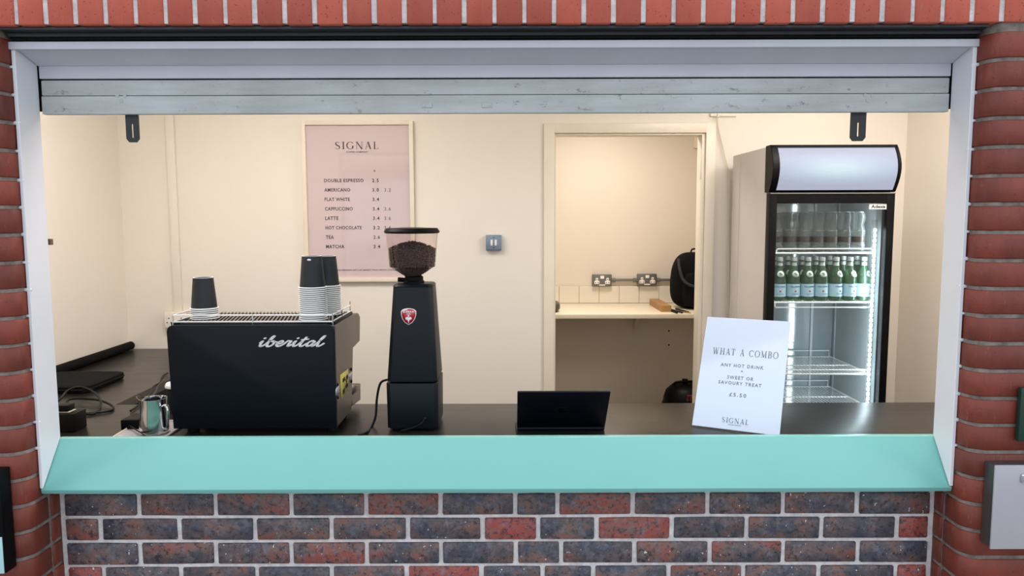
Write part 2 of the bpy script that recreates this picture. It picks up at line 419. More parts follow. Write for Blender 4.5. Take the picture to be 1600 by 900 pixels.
def fit(polys, x0, x1, y0, y1):
    X = [p[0] for P in polys for p in P]; Y = [p[1] for P in polys for p in P]
    a, b, c, d = min(X), max(X), min(Y), max(Y)
    return [[(x0 + (p[0] - a) / (b - a) * (x1 - x0), y0 + (p[1] - c) / (d - c) * (y1 - y0)) for p in P] for P in polys]
def front(Y): return lambda x, y, d: (x, Y - d, y)           # a surface facing the street at depth Y

# ================================================================ THE SETTING
XL, XR = -1.349, 1.257            # inner faces of the brick pillars
YF, YW = 1.98, 2.126              # pillar front, low wall front
SOFFIT = CAM_Z + .500
ZW = CAM_Z - .730            # worktop height
# --- outside ground, pillars, lintel course, low wall
struct('ground', MB().box(-40, 40, -40, 2.23, -.06, 0), M_PAVE)
def pillar(side, xin, name):
    s = -1 if side == 'l' else 1
    def plan(ins, xo):   # bullnosed plan
        r = .051; cx, cy = xin + s * r, YF + r; pts = []
        for k in range(8):
            a = k / 7 * math.pi / 2
            pts.append((cx - s * math.cos(a) * (r - ins), cy - math.sin(a) * (r - ins)))
        return pts
    bk = 2.139
    w_ = struct(name, MB().prism(plan(.005, 0) + [(xin + s * 1.9, YF + .005), (xin + s * 1.9, bk), (xin + s * .005, bk)], 'Z', 0, SOFFIT + .002), M_MORTD)
    H, P = .0655, .0755; base = CAM_Z + .4075 - H - .005   # joint heights
    variants = []
    for t in range(3):
        j = lambda: random.uniform(-.0012, .0012)
        pl = [(x + j(), y + j()) for x, y in plan(0, 0)] + [(xin + s * .215, YF), (xin + s * .215, YF + .1), (xin + s * .0, YF + .1025)]
        variants.append(pl)
    z = base + 2 * P
    while z > SOFFIT - H + .02: z -= P
    first = {}; k = 0; zz = z
    top_gap = SOFFIT - (z + H) - .008
    def piece(key, build, zc, dx=0):
        if key not in first:
            o = obj('brick', build(zc), M_RED, w_, ang=50); first[key] = (o, zc); return o
        o, z0 = first[key]; return share('brick', o, (o.location.x + random.uniform(-.0012, .0012) + 0, o.location.y + random.uniform(-.0015, .0015), o.location.z + zc - z0), w_)
    while zz > -.03:
        v = k % 3
        piece(('b', v), lambda zc: MB().prism(variants[v], 'Z', zc, zc + H, bev=.0035, seg=1), zz)
        piece('c', lambda zc: MB().box(*sorted((xin + s * .0, xin + s * .09)), YF + .1125, YF + .155, zc, zc + H, bev=.003, seg=1), zz)
        off = 0 if k % 2 else -.0
        piece('s', lambda zc: MB().box(*sorted((xin + s * .225, xin + s * .44)), YF, YF + .1, zc, zc + H, bev=.003, seg=1), zz)
        zz -= P; k += 1
    if top_gap > .02:
        obj('brick', MB().prism(variants[0], 'Z', z + P, CAM_Z + .484, bev=.003, seg=1), M_RED, w_, ang=50)
    return w_
PL = pillar('l', XL, 'wall_front_left'); PR = pillar('r', XR, 'wall_front_right')

# --- soldier course over the opening
wt = struct('wall_front_top', MB().box(XL - 1.9, XR + 1.9, YF + .005, 2.139, SOFFIT + .004, 2.95), M_MORT)
xs = -1.289 - .0778 * 8; k = 0; src = None
while xs < 2.1:
    wv = .0778 - random.uniform(.0105, .0150)
    x0 = xs + .006
    if x0 > -2.0:
        o = obj('brick', MB().box(x0, x0 + wv, YF + random.uniform(-.001, .001), YF + .1025, SOFFIT + random.uniform(-.001, .0008), SOFFIT + .215, bev=.003, seg=1), M_SOLD, wt, ang=50)
    xs += .0778
# stretcher courses above the soldiers (seen only from elsewhere): red brick
for r_ in range(4):
    z0 = SOFFIT + .225 + r_ * .0755
    for q in range(17):
        x0 = -1.95 + q * .235 + (r_ % 2) * .1175
        if q == 0 and r_ == 0: sb = obj('brick', MB().box(x0, x0 + .222, YF, YF + .1, z0, z0 + .0655, bev=.003, seg=1), M_SOLD, wt, ang=50); b0 = (x0, z0)
        else: share('brick', sb, (sb.location.x + x0 - b0[0], sb.location.y, sb.location.z + z0 - b0[1]), wt)

# --- low wall under the sill
WL, WR = XL + .0, XR - .0
lw = struct('wall_front', MB().box(XL, XR, YW + .006, 2.24, 0, CAM_Z - .815), M_MORT)
rows = {0: [95, 216, 336, 455, 572, 688, 805, 871, 989, 1106, 1224, 1340, 1459], 1: [95, 156, 279.5, 398, 517.5, 637, 754, 841, 932.5, 1050, 1167, 1284, 1402, 1459],
        2: [95, 218, 337, 455, 573, 689, 806, 877, 991.5, 1109, 1224, 1341, 1459], 3: [95, 161, 282, 401, 518, 635, 752, 848, 927, 1045, 1162, 1280, 1400, 1459]}
redness = {(0, 4): .26, (0, 7): .24, (0, 10): .12, (0, 2): .16, (1, 6): .40, (1, 8): .36, (1, 0): .24, (1, 12): .42, (1, 3): .15, (1, 4): .14, (2, 0): .13, (2, 9): .14, (2, 3): .2, (3, 5): .42, (3, 12): .42, (3, 0): .34, (3, 4): .12, (3, 9): .15}
vrow = {0: 790, 1: 826, 2: 865, 3: 892}
ztop = CAM_Z - .8185
for r_ in range(11):
    key = r_ if r_ < 4 else (r_ % 2 if r_ % 2 else 2)
    us = rows[key]; z1 = ztop - r_ * .0752; z0 = z1 - .0648
    if z0 < 0: break
    X = [at(u, vrow[key], YW).x for u in us]
    for q in range(len(X) - 1):
        a, b = X[q] + .0068, X[q + 1] - .0068
        if q == 0: a = XL + .016
        if q == len(X) - 2: b = XR - .016
        j = lambda s=.0010: random.uniform(-s, s)
        f = YW + j(.0015)
        t = MB(); t.hull([(a + j(), f, z0 + j()), (b + j(), f + j(), z0 + j()), (b + j(), f + j(), z1 + j()), (a + j(), f, z1 + j()), ((a + b) / 2, f, z0 - abs(j())), ((a + b) / 2, f, z1 + abs(j()))] + [(x, YW + .1, z) for x in (a, b) for z in (z0, z1)], bev=.003, seg=1)
        o = obj('brick', t, M_STOCK, lw, ang=50)
        o.color = (redness.get((r_, q), random.uniform(0, .10)) - .10, 0, 0, 1)

# --- jamb linings (white), with caulk blobs where they meet the brick joints
JF, JB = 2.043, 2.135
def sill_z(Y): return at(800, 683, JB).z + (JB - Y) / (JB - JF) * (at(800, 764, JF).z - at(800, 683, JB).z)
def jamb(name, x0, x1, xe):
    m = MB(); zt = CAM_Z + .462
    m.prism([(JF, sill_z(JF) + .004), (JB + .002, sill_z(JB) + .004), (JB + .002, zt), (JF, zt)], 'X', x0, x1, bev=.0015, seg=1)
    z = CAM_Z - .4075
    for q in range(-1, 15):
        zz = z - (q - 9) * .0755 + .0
        zz = CAM_Z + .4075 - q * .0755
        if zz < sill_z(JF) + .02 or zz > zt: continue
        m.blob((xe, JF + .004, zz + random.uniform(-.002, .002)), (random.uniform(.009, .014), .005, random.uniform(.004, .006)), .8, 10, 6)
    return struct(name, m, M_WHITE)
jamb('trim_1', XL + .001, XL + .011, XL + .001); jamb('trim_2', XR - .012, XR - .001, XR - .001)

# --- sill
def sill():
    F = at(800, 764, JF); B = at(800, 683, JB); G = at(800, 770.5, JF)
    prof = [(JF, F.z), (JB, B.z), (JB + .022, B.z), (JB + .022, ZW + .001), (YW + .04, ZW + .001), (YW + .04, G.z - .002), (JF + .004, G.z)]
    m = MB().prism(prof, 'X', XL + .003, XR - .003, bev=.0025, seg=2)
    return tag(obj('serving_sill', m, M_TEAL, None), 'mint green gloss painted sloping sill along the whole serving opening', 'sill')
sill()

# --- head: black steel lintel, soffit boards, shutter laths
hl = struct('trim_3', MB().box(XL + .002, XR - .002, YF + .016, 2.139, SOFFIT - .007, SOFFIT - .001), M_LINT)
zb0, zb1 = at(800, 56, 2.035).z, at(800, 47, 2.035).z
obj('angle_strip', MB().box(XL + .003, XR - .003, 2.028, 2.040, zb0, zb1 + .002, bev=.002), M_BLKM, hl)
obj('lintel_back', MB().box(XL + .002, XR - .002, 2.046, 2.056, CAM_Z + .478, SOFFIT), M_HOLE, hl)
zt0, zt1 = at(800, 75.5, JF).z, at(800, 63.5, JF).z
h2 = struct('trim_4', MB().box(XL - .008, XR + .008, JF - .006, JF + .010, zt0, zt1, bev=.002), M_HEAD)
zs = at(800, 101, JB).z
obj('soffit_board', MB().prism([(JF + .010, zt0 + .002), (JB, zs), (JB, zs + .012), (JF + .010, zt0 + .014)], 'X', XL + .014, XR - .014), M_HEAD, h2)
z1_ = at(800, 121.5, JB).z
obj('face_board', MB().box(XL + .016, XR - .016, JB, JB + .018, z1_ + .0012, zs, bev=.0015), M_HEAD, h2)
za, zb, zc = at(800, 123, JB).z, at(800, 148, JB).z, at(800, 176.5, JB).z
obj('blackout_sheet', MB().box(XL - .03, XR + .03, JB + .029, JB + .033, zc + .012, SOFFIT + .01), M_HOLE, h2)  # added dark sheet, blocks the bright room showing through the shutter gaps
sh = thing('roller_shutter', 'weathered pale grey painted shutter slats rolled up under the lintel', 'shutter', (-.04, JB, zc))
l1 = obj('slat', MB().box(XL + .018, XR - .017, JB + .002, JB + .018, zb + .001, za, bev=.004, seg=2), M_LATH, sh)
l2 = obj('bottom_slat', MB().box(XL + .018, XR - .017, JB, JB + .020, zc, zb - .0005, bev=.002, seg=2), M_LATH, sh)
obj('shutter_roll', MB().tube([(XL + .02, 2.232, CAM_Z + .43), (XR - .02, 2.232, CAM_Z + .43)], .060, 20), M_LATH, sh)
for u in (667, 761):
    p = at(u, 164, JB); mbx = MB().box(p.x - .015, p.x + .015, JB - .003, JB + .002, p.z - .0075, p.z + .0075, bev=.002)
    mbx.tube([(p.x - .007 if u < 700 else p.x + .007, JB - .005, p.z), (p.x - .007 if u < 700 else p.x + .007, JB, p.z)], .004, 10)
    obj('bolt_plate', mbx, M_LATH, l2)
for u, v in ((183.5, 150), (195, 150), (189.5, 157.5), (853, 157.5), (876, 157), (1352, 149), (1363, 149.5), (1356, 157)):
    p = at(u, v, JB); obj('bolt_head', MB().lathe([(0, 0), (.0045, 0), (.0052, .002), (0, .003)], (0, 0, 0), 12), M_LATH, None)
    o = COL.objects[-1]; o.rotation_euler = (R(90), 0, 0); o.location = (p.x, JB, p.z); o.parent = l2
    o.matrix_basis = wm(l2).inverted() @ Matrix.Translation((p.x, JB + .0005, p.z)) @ Matrix.Rotation(R(90), 4, 'X')
# black slotted brackets
for i, (ua, ub, va, vb, lab) in enumerate(((191, 213.5, 174, 221.5, 'black slotted steel bracket hanging under the shutter above the coffee machine side'), (1334, 1356, 172, 219.5, 'black slotted steel bracket hanging under the shutter above the fridge'))):
    A, B = at(ua, va, JB + .006), at(ub, vb, JB + .006); x0, x1, z1q, z0q = A.x, B.x, A.z, B.z; c = (x0 + x1) / 2; ch = .006
    m = MB(); y0, y1 = JB + .0205, JB + .0265
    zsl0, zsl1 = z0q + .013, z0q + .052
    m.prism([(x0, z1q), (x0, z0q + .01), (x0 + .008, z0q), (c - .003, z0q), (c - .003, z1q)], 'Y', y0, y1)
    m.prism([(c + .003, z1q), (c + .003, z0q), (x1 - .008, z0q), (x1, z0q + .01), (x1, z1q)], 'Y', y0, y1)
    m.box(c - .0032, c + .0032, y0, y1, z0q, zsl0); m.box(c - .0032, c + .0032, y0, y1, zsl1, z1q)
    tag(obj('shutter_bracket', m, M_BLKM), lab, 'bracket')

# --- interior room
YB = 4.10; WX0, WX1 = -2.15, 2.16; CEIL = 2.60; IY = 2.20
DX0, DX1, DZ = at(865, 300, YB).x, at(1101.5, 300, YB).x, at(980, 207, YB).z
m = MB(); m.box(WX0 - .1, DX0, YB, YB + .1, 0, CEIL); m.box(DX1, WX1 + .1, YB, YB + .1, 0, CEIL); m.box(DX0, DX1, YB, YB + .1, DZ, CEIL)
struct('wall_back', m, M_WALL)
struct('wall_left', MB().box(WX0 - .1, WX0, 2.16, YB, 0, CEIL), M_WALL)
struct('wall_right', MB().box(WX1, WX1 + .1, 2.16, YB, 0, CEIL), M_WALL)
struct('ceiling', MB().box(WX0 - .1, WX1 + .1, 2.14, YB + .1, CEIL, CEIL + .1), M_CEIL)
struct('floor', MB().box(WX0 - .1, WX1 + .1, 2.241, 5.7, -.06, 0), M_FLOOR)
m = MB(); m.box(WX0 - .1, XL - .03, 2.140, 2.16, 0, CEIL); m.box(XR + .03, WX1 + .1, 2.140, 2.16, 0, CEIL); m.box(XL - .03, XR + .03, 2.140, 2.16, SOFFIT + .01, CEIL)
struct('wall_inner', m, M_WALL)
# store room beyond the doorway
YS = 5.60
struct('wall_store_back', MB().box(-1.0, 1.75, YS, YS + .1, 0, 2.5), M_WALL2)
struct('wall_store_left', MB().box(-1.1, -1.0, YB + .1, YS, 0, 2.5), M_WALL2)
struct('wall_store_right', MB().box(1.75, 1.85, YB + .1, YS, 0, 2.5), M_WALL2)
struct('ceiling_store', MB().box(-1.1, 1.85, YB + .1, YS + .1, 2.5, 2.6), M_CEIL)
# door frame
OX0, OX1, OZ = at(850, 300, YB - .02).x, at(1117, 300, YB - .02).x, at(980, 192, YB - .02).z
d = struct('door_1', MB().box(OX0, DX0 + .004, YB - .018, YB - .001, 0, OZ, bev=.004), M_TRIM)
obj('architrave', MB().box(DX1 - .004, OX1, YB - .018, YB - .001, 0, OZ, bev=.004), M_TRIM, d)
obj('architrave', MB().box(DX0 + .002, DX1 - .002, YB - .018, YB - .001, DZ - .004, OZ, bev=.004), M_TRIM, d)
obj('door_lining', MB().box(DX1 - .022, DX1 - .0005, YB, YB + .101, 0, DZ - .001, bev=.002), M_TRIM, d)
obj('door_lining', MB().box(DX0 + .0005, DX0 + .012, YB, YB + .101, 0, DZ - .001, bev=.002), M_TRIM, d)
obj('door_lining', MB().box(DX0 + .012, DX1 - .022, YB, YB + .101, DZ - .014, DZ - .001, bev=.002), M_TRIM, d)
p = at(1100, 265, YB + .01); obj('hinge', MB().box(DX1 - .026, DX1 - .021, YB + .004, YB + .03, p.z - .05, p.z + .05, bev=.001), M_TRIM, d)
# skirting
struct('baseboard_back', MB().box(WX0, OX0 - .002, YB - .015, YB - .001, 0, .1, bev=.003), M_TRIM)

# ================================================================ FURNITURE
CB = on(900, 630, ZW).y      # back edge of the front counter
m = MB(); m.prism([(WX0 + .002, 2.2425), (WX1 - .002, 2.2425), (WX1 - .002, CB), (-1.56, CB), (-1.56, YB - .003), (WX0 + .002, YB - .003)], 'Z', ZW - .038, ZW, bev=.003, seg=2)

wt_ = tag(obj('worktop', m, M_TOP, smooth=True), 'long black woodgrain worktop running behind the serving sill', 'worktop')
u_ = thing('counter_unit', 'dark cupboard unit under the front worktop', 'cabinet', (0, CB - .1, 0))
obj('carcass', MB().box(-1.50, WX1 - .02, 2.45, CB - .05, .1, ZW - .04), M_BLACK, u_)
for i in range(6):
    dr = obj('door', MB().box(-1.49 + i * .6, -1.49 + i * .6 + .59, CB - .049, CB - .03, .12, ZW - .06, bev=.002), M_BLACK, u_)
    obj('handle', MB().box(-1.49 + i * .6 + .5, -1.49 + i * .6 + .515, CB - .029, CB - .01, .6, .75, bev=.003), M_CHROME, dr)
obj('plinth', MB().box(-1.50, WX1 - .03, 2.46, CB - .09, 0, .1), M_BLACK, u_)
u2 = thing('side_cupboard', 'dark cupboard unit under the side worktop by the plain wall', 'cabinet', (-1.86, 3.3, 0))
obj('carcass', MB().box(WX0 + .01, -1.62, 2.45, YB - .02, 0, ZW - .04), M_BLACK, u2)

# ceiling battens that light the room
for x in (-1.10, 1.50):
    t = thing('ceiling_batten', 'long warm strip light on the ceiling near the ' + ('coffee machine' if x < 0 else 'fridge'), 'light', (x, 2.78, 2.55))
    obj('housing', MB().box(x - .62, x + .62, 2.72, 2.84, 2.56, 2.60, bev=.005), M_PLAS, t)
    obj('tube', MB().tube([(x - .6, 2.78, 2.545), (x + .6, 2.78, 2.545)], .013, 12), mat('tube_glow', rgb(255, 240, 220), .5, var=0, emit=(1, .85, .65, 1), es=4), t)

# ---------------------------------------------------------------- framed menu
YM = YB - .004
A, B = at(470, 189, YM - .02), at(649, 440, YM - .02); x0, x1, z1, z0 = A.x, B.x, A.z, B.z
mn = thing('framed_menu', 'pink coffee price list in a cream frame hung on the back wall', 'menu', ((x0 + x1) / 2, YM, z0))
fw = .022; y0, y1 = YM - .026, YM
m = MB(); m.box(x0, x0 + fw, y0, y1, z0, z1, bev=.002); m.box(x1 - fw, x1, y0, y1, z0, z1, bev=.002); m.box(x0 + fw, x1 - fw, y0, y1, z1 - fw, z1, bev=.002); m.box(x0 + fw, x1 - fw, y0, y1, z0, z0 + fw, bev=.002)
obj('frame', m, M_FRAME, mn)
pp = obj('paper', MB().box(x0 + fw, x1 - fw, YM - .012, YM - .002, z0 + fw, z1 - fw), M_PAPER, mn)
YP = YM - .0125
def ink(us, f=front(YP), th=.0005):
    m = MB()
    for poly, (ua, ub, va, vb) in us:
        a, b = at(ua, vb, YP), at(ub, va, YP); m.flat(fit(poly, a.x, b.x, a.z, b.z), f, th)
    return m
L = [(serif('SIGNAL'), (524, 591, 221, 233.5)), (sans('COFFEE COMPANY', 1.15, .02), (541, 575, 236.2, 238.8)), (sans('6', 1), (584, 586.5, 265, 268.5))]
for i, (s_, ub) in enumerate((('DOUBLE ESPRESSO', 568), ('AMERICANO', 547), ('FLAT WHITE', 546.5), ('CAPPUCCINO', 551), ('LATTE', 528.5), ('HOT CHOCOLATE', 565), ('TEA', 521.5), ('MATCHA', 538))):
    vy = 282 + i * 14.75
    L.append((sans(s_, 1.12, .014), (506.5 + i * .45, ub, vy - 2.8, vy + 2.8)))
    pr = ['2.5', '3.0', '3.4', '3.4', '3.4', '3.2', '2.6', '3.4'][i]
    L.append((sans(pr, 1.25, .014), (581.5 + i * .35, 591.5 + i * .35, vy - 2.8, vy + 2.8)))
L.append((sans("CAN'T DECIDE? ALLERGIES? LET US ASSIST YOU WITH YOUR ORDER", 1.1, .01), (494, 634, 420.5, 423.2)))
for l_i in L: obj('lettering', ink([l_i]), M_INK, pp)
L = []
for i, pr in ((1, '3.2'), (3, '3.6'), (4, '3.6'), (5, '3.4')):
    vy = 282 + i * 14.75; L.append((sans(pr, 1.25, .006), (600.5, 610.5, vy - 2.8, vy + 2.8)))
for l_i in L: obj('pale_lettering', ink([l_i]), M_INKG, pp)
obj('glass', MB().box(x0 + fw, x1 - fw, YM - .020, YM - .0185, z0 + fw, z1 - fw), M_PICG, mn)

# ---------------------------------------------------------------- switch and sockets
def P(u, v, Y): return at(u, v, Y)
c = P(771.5, 379, YB - .02); sw = thing('light_switch', 'grey metal two gang light switch on the back wall', 'switch', (c.x, YB, c.z - .043))
obj('backbox', MB().box(c.x - .043, c.x + .043, YB - .036, YB - .001, c.z - .043, c.z + .043, bev=.004), M_SWG, sw)
obj('plate', MB().box(c.x - .039, c.x + .039, YB - .040, YB - .036, c.z - .039, c.z + .039, bev=.0015), M_SWG, sw)
for s_ in (-1, 1):
    obj('rocker', MB().box(c.x + s_ * .011 - .006, c.x + s_ * .011 + .006, YB - .046, YB - .040, c.z - .016, c.z + .016, bev=.002), M_PLAS, sw)
for s_ in (-1, 1): obj('screw', MB().blob((c.x, YB - .041, c.z + s_ * .028), (.003, .0015, .003), 1, 8, 6), M_HOLE, sw)

def socket(label, c, Y, w_=.146, h_=.086, body=M_SOCKG, face=None, dep=.04, group=None):
    t = thing('double_socket', label, 'socket', (c.x, Y, c.z - h_ / 2), group)
    obj('backbox', MB().box(c.x - w_ / 2, c.x + w_ / 2, Y - dep, Y - .001, c.z - h_ / 2, c.z + h_ / 2, bev=.005), body, t)
    obj('plate', MB().box(c.x - w_ / 2 + .004, c.x + w_ / 2 - .004, Y - dep - .003, Y - dep, c.z - h_ / 2 + .004, c.z + h_ / 2 - .004, bev=.001), face or body, t)
    hole = MB()
    if body is M_SOCKG:
        for s_ in (-1, 1):
            cx = c.x + s_ * .040
            m = MB(); m.box(cx - .019, cx + .019, Y - dep - .006, Y - dep - .003, c.z - .028, c.z - .004, bev=.002); m.box(cx - .009, cx + .009, Y - dep - .006, Y - dep - .003, c.z - .006, c.z + .018, bev=.002)
            obj('outlet', m, M_PLAS, t)
            for dx, dz in ((-.010, -.018), (.010, -.018), (0, .006)): hole.box(cx + dx - .003, cx + dx + .003, Y - dep - .0068, Y - dep - .005, c.z + dz - .004, c.z + dz + .004)
        obj('switch_insert', MB().box(c.x - .014, c.x + .014, Y - dep - .007, Y - dep - .003, c.z + .012, c.z + .034, bev=.002), M_PLAS, t)
        obj('name_strip', MB().box(c.x - .022, c.x + .022, Y - dep - .004, Y - dep - .002, c.z - .040, c.z - .032), M_PLAS, t)
    else:
        for s_ in (-1, 1):
            cx = c.x + s_ * .034
            for dx, dz in ((-.011, -.014), (.011, -.014), (0, .010)): hole.box(cx + dx - .0035, cx + dx + .0035, Y - dep - .0038, Y - dep - .002, c.z + dz - .003, c.z + dz + .003)
    obj('pin_holes', hole, M_HOLE, t)['kind'] = 'stuff'
    return t
cs = [P(941, 438, YS - .045), P(1011.5, 437, YS - .045)]
socket('grey metal double socket on the store room wall, nearer the door hinge-free side', cs[0], YS)['label'] = 'grey metal double socket over the tiles, farther from the backpack'
socket('grey metal double socket over the tiles, nearer the backpack', cs[1], YS)
for a, b, n in ((cs[0].x + .074, cs[1].x - .074, 'grey metal conduit pipe joining the two double sockets'), (cs[1].x + .074, 1.745, 'grey metal conduit pipe running behind the backpack')):
    t = thing('conduit_pipe', n, 'pipe', (a, YS - .02, cs[0].z))
    obj('pipe', MB().tube([(a, YS - .02, cs[0].z), (b, YS - .02, cs[0].z)], .010, 10), M_SOCKG, t)
    obj('coupler', MB().tube([(a, YS - .02, cs[0].z), (a + .03, YS - .02, cs[0].z)], .015, 10), M_SOCKG, t)
    obj('coupler', MB().tube([(b - .03, YS - .02, cs[0].z), (b, YS - .02, cs[0].z)], .015, 10), M_SOCKG, t)
c = P(274, 500, YB - .04); socket('cream plastic double socket low on the back wall beside the coffee machine', Vector((c.x, YB, c.z)), YB, .125, .092, M_CPLAS, M_PLAS, .04)
a = P(264, 300, YB - .01).x; zt_ = CEIL - .002; zb_ = P(270, 487, YB - .02).z
tag(obj('cable_trunking', MB().box(a, a + .044, YB - .018, YB - .001, zb_ + .002, zt_, bev=.002), M_WALL), 'cream cable trunking running down the back wall to the cream socket', 'trunking')

# pull cord and its fitting over the doorway, cord drooping to behind the fridge
p = P(1128, 179, YB - .02)
t = thing('cord_fitting', 'small cream wall fitting with a thin cord beside the doorway top', 'fitting', (p.x, YB, p.z))
obj('rail', MB().box(P(1109, 179, YB).x, P(1150, 179, YB).x, YB - .016, YB - .001, p.z - .009, p.z + .008, bev=.002), M_TRIM, t)
obj('nozzle', MB().tube([(P(1121, 179, YB).x, YB - .02, p.z - .012), (P(1121, 179, YB).x, YB - .02, p.z + .004)], .006, 10), M_PLAS, t)
obj('cord', MB().tube([P(1121, 181, YB - .02), P(1121.5, 195, YB - .02), P(1125, 211, YB - .02), P(1131, 236, YB - .02), P(1134, 250, YB - .02), P(1138, 268, YB - .02), P(1139, 330, YB - .02), P(1139, 480, YB - .02)], .0035, 6, 5), M_CPLAS, t)

# store room sensor, tiles, shelf
x = P(1083, 221, YS).x; zA, zB = P(1089, 232, YS).z, P(1089, 208, YS).z
t = thing('alarm_box', 'small cream box high on the store room wall by the door lining', 'box', (x + .05, YS, zA))
obj('casing', MB().box(x, x + .11, YS - .05, YS - .001, zA, zB, bev=.006), M_CPLAS, t); obj('lid', MB().box(x + .04, x + .106, YS - .056, YS - .050, zA + .006, zB - .006, bev=.002), M_SOCKG, t)
ZS = on(980, 474, CAM_Z - .657).z; ZS = CAM_Z - .657
tz0, tz1 = ZS + .001, P(950, 447, YS).z
tp = tag(struct('trim_5', MB().box(-.99, 1.745, YS - .006, YS - .001, tz0, tz1), M_GROUT), None)
tw = (P(1029.5, 460, YS).x - P(873.5, 460, YS).x) / 5.0; xx = P(873.5, 460, YS).x - 8 * tw; s0 = None
while xx < 1.6:
    a, b = max(xx + .0015, -.985), min(xx + tw - .0015, 1.74)
    if b - a > .02:
        if abs((b - a) - (tw - .003)) < 1e-4 and s0: share('tile', s0, (s0.location.x + a - sa, s0.location.y, s0.location.z), tp)
        else:
            o = obj('tile', MB().box(a, b, YS - .0115, YS - .006, tz0 + .001, tz1, bev=.0015, seg=1), M_TILE, tp)
            if abs((b - a) - (tw - .003)) < 1e-4: s0, sa = o, a
    xx += tw
YSF = on(980, 491, ZS).y
t = thing('wall_shelf', 'cream laminate shelf across the store room under the tiles', 'shelf', (.3, YS, ZS - .03))
obj('board', MB().box(-.99, 1.745, YSF, YS - .002, ZS - .030, ZS, bev=.003), M_SHELF, t)
for u in (992, 700):
    x = P(u, 515, YS).x
    obj('bracket', MB().prism([(YS - .001, ZS - .24), (YS - .001, ZS - .031), (YS - .20, ZS - .031), (YS - .20, ZS - .036), (YS - .012, ZS - .2)], 'X', x - .012, x + .012), M_CPLAS, t)
t = thing('wall_plug', 'small row of screw holes in the wall below the cream shelf', 'fixing', (P(1045, 517, YS).x, YS, P(1045, 539, YS).z))
for v in (517, 539): 
    q = P(1045, v, YS); obj('screw_hole', MB().blob((q.x, YS - .001, q.z), (.007, .003, .007), 1, 8, 6), M_HOLE, t)

# timber block, pens, dark case on the shelf
def quad_prism(a, b, w_, z0, z1, bev=.001):       # bar along a->b
    a, b = Vector((a.x, a.y)), Vector((b.x, b.y)); d = (b - a).normalized(); n = Vector((-d.y, d.x)) * w_ / 2
    return MB().prism([tuple(a + n), tuple(a - n), tuple(b - n), tuple(b + n)], 'Z', z0, z1, bev=bev, seg=1)
a, b = on(1041, 487.5, ZS), on(1022, 476, ZS)
tag(obj('timber_offcut', quad_prism(a, b, .07, ZS, ZS + .045, .002), M_WOOD), 'square length of bare timber lying on the store room shelf', 'timber')
for i, (ua, va, ub, vb) in enumerate(((1049, 484, 1066, 488.5), (1056, 482.5, 1076, 488), (1050, 486, 1058, 489))):
    a, b = on(ua, va, ZS + .006), on(ub, vb, ZS + .006)
    a.z = b.z = ZS + .0065
    tag(obj('marker_pen', MB().tube([a, b], .006, 8), M_CABLE), ('black marker pen beside the timber offcut on the cream shelf', 'long black pen in front of the backpack on the cream shelf', 'short black pen lying against the end of the timber offcut')[i], 'pen')
a, b = on(1062, 486.8, ZS + .003), on(1078, 488.6, ZS + .003); a.z = b.z = ZS + .004
tag(obj('pencil', MB().tube([a + Vector((0, -.02, 0)), b + Vector((0, -.02, 0))], .004, 6), M_WOOD), 'orange brown pencil lying in front of the black pens on the shelf', 'pencil')
q = on(862, 488, ZS)
tag(obj('spectacle_case', MB().blob((q.x, q.y + .08, ZS + .036), (.062, .11, .036), .7), mat('dark_grey_case', rgb(70, 66, 62), .4, var=.05)), 'dark grey rounded case half hidden at the doorway edge of the shelf', 'case')

# backpack
YK = 5.30; xl, xr = P(1048, 440, YK).x, P(1048, 440, YK).x + .34; zb_ = ZS; ztp = P(1070, 394, YK).z
bp = thing('backpack', 'black fabric backpack standing on the store room shelf', 'backpack', ((xl + xr) / 2, YK, ZS))
def pack(q):
    t_ = (q.z + 1) / 2; q = Vector(q); k_ = 1 - .28 * max(0, t_ - .45) ** 1.5 * 1.6; q.x *= k_; q.y *= .8 + .2 * (1 - t_); return q
obj('body', MB().blob(((xl + xr) / 2, YK, (zb_ + ztp) / 2), ((xr - xl) / 2, .11, (ztp - zb_) / 2), .55, 36, 24, pack), M_FAB, bp)
obj('front_pocket', MB().blob(((xl + xr) / 2 + .02, YK - .10, zb_ + .14), ((xr - xl) / 2 * .75, .05, .125), .5, 28, 16), M_FAB, bp)
obj('strap', MB().tube([P(1060, 404, YK - .13), P(1062, 420, YK - .15), P(1067, 436, YK - .16), P(1077, 445, YK - .16), P(1092, 448, YK - .13)], .010, 8, 5), mat('strap_webbing', rgb(44, 46, 50), .7, var=0), bp)
obj('carry_handle', MB().tube([((xl + xr) / 2 - .03, YK, ztp - .01), ((xl + xr) / 2 - .02, YK, ztp + .02), ((xl + xr) / 2 + .02, YK, ztp + .02), ((xl + xr) / 2 + .03, YK, ztp - .01)], .006, 8, 4), M_FAB, bp)

# round black vacuum cleaner on the floor of the store room
YV = 5.05; a = P(1036, 625, YV); xr_ = a.x + .34; zt_ = P(1062, 599, YV).z
vc = thing('vacuum_cleaner', 'round black vacuum cleaner on the store room floor', 'vacuum cleaner', ((a.x + xr_) / 2, YV, 0))
cx = (a.x + xr_) / 2
obj('body', MB().lathe([(0, .05), (.16, .05), (.175, .07), (.175, zt_ - .14), (.165, zt_ - .12), (.165, zt_ - .10), (.15, zt_ - .05), (.11, zt_ - .012), (.05, zt_), (0, zt_)], (cx, YV, 0), 32), M_BLACK, vc)
obj('carry_handle', MB().tube([(cx - .09, YV - .02, zt_ - .03), (cx - .085, YV - .02, zt_ + .012), (cx + .085, YV - .02, zt_ + .012), (cx + .09, YV - .02, zt_ - .03)], .009, 8, 5), M_BLACK, vc)
obj('hose_port', MB().tube([(cx - .02, YV, zt_ - .01), (cx - .02, YV, zt_ + .03)], .02, 12), M_BLACK, vc)
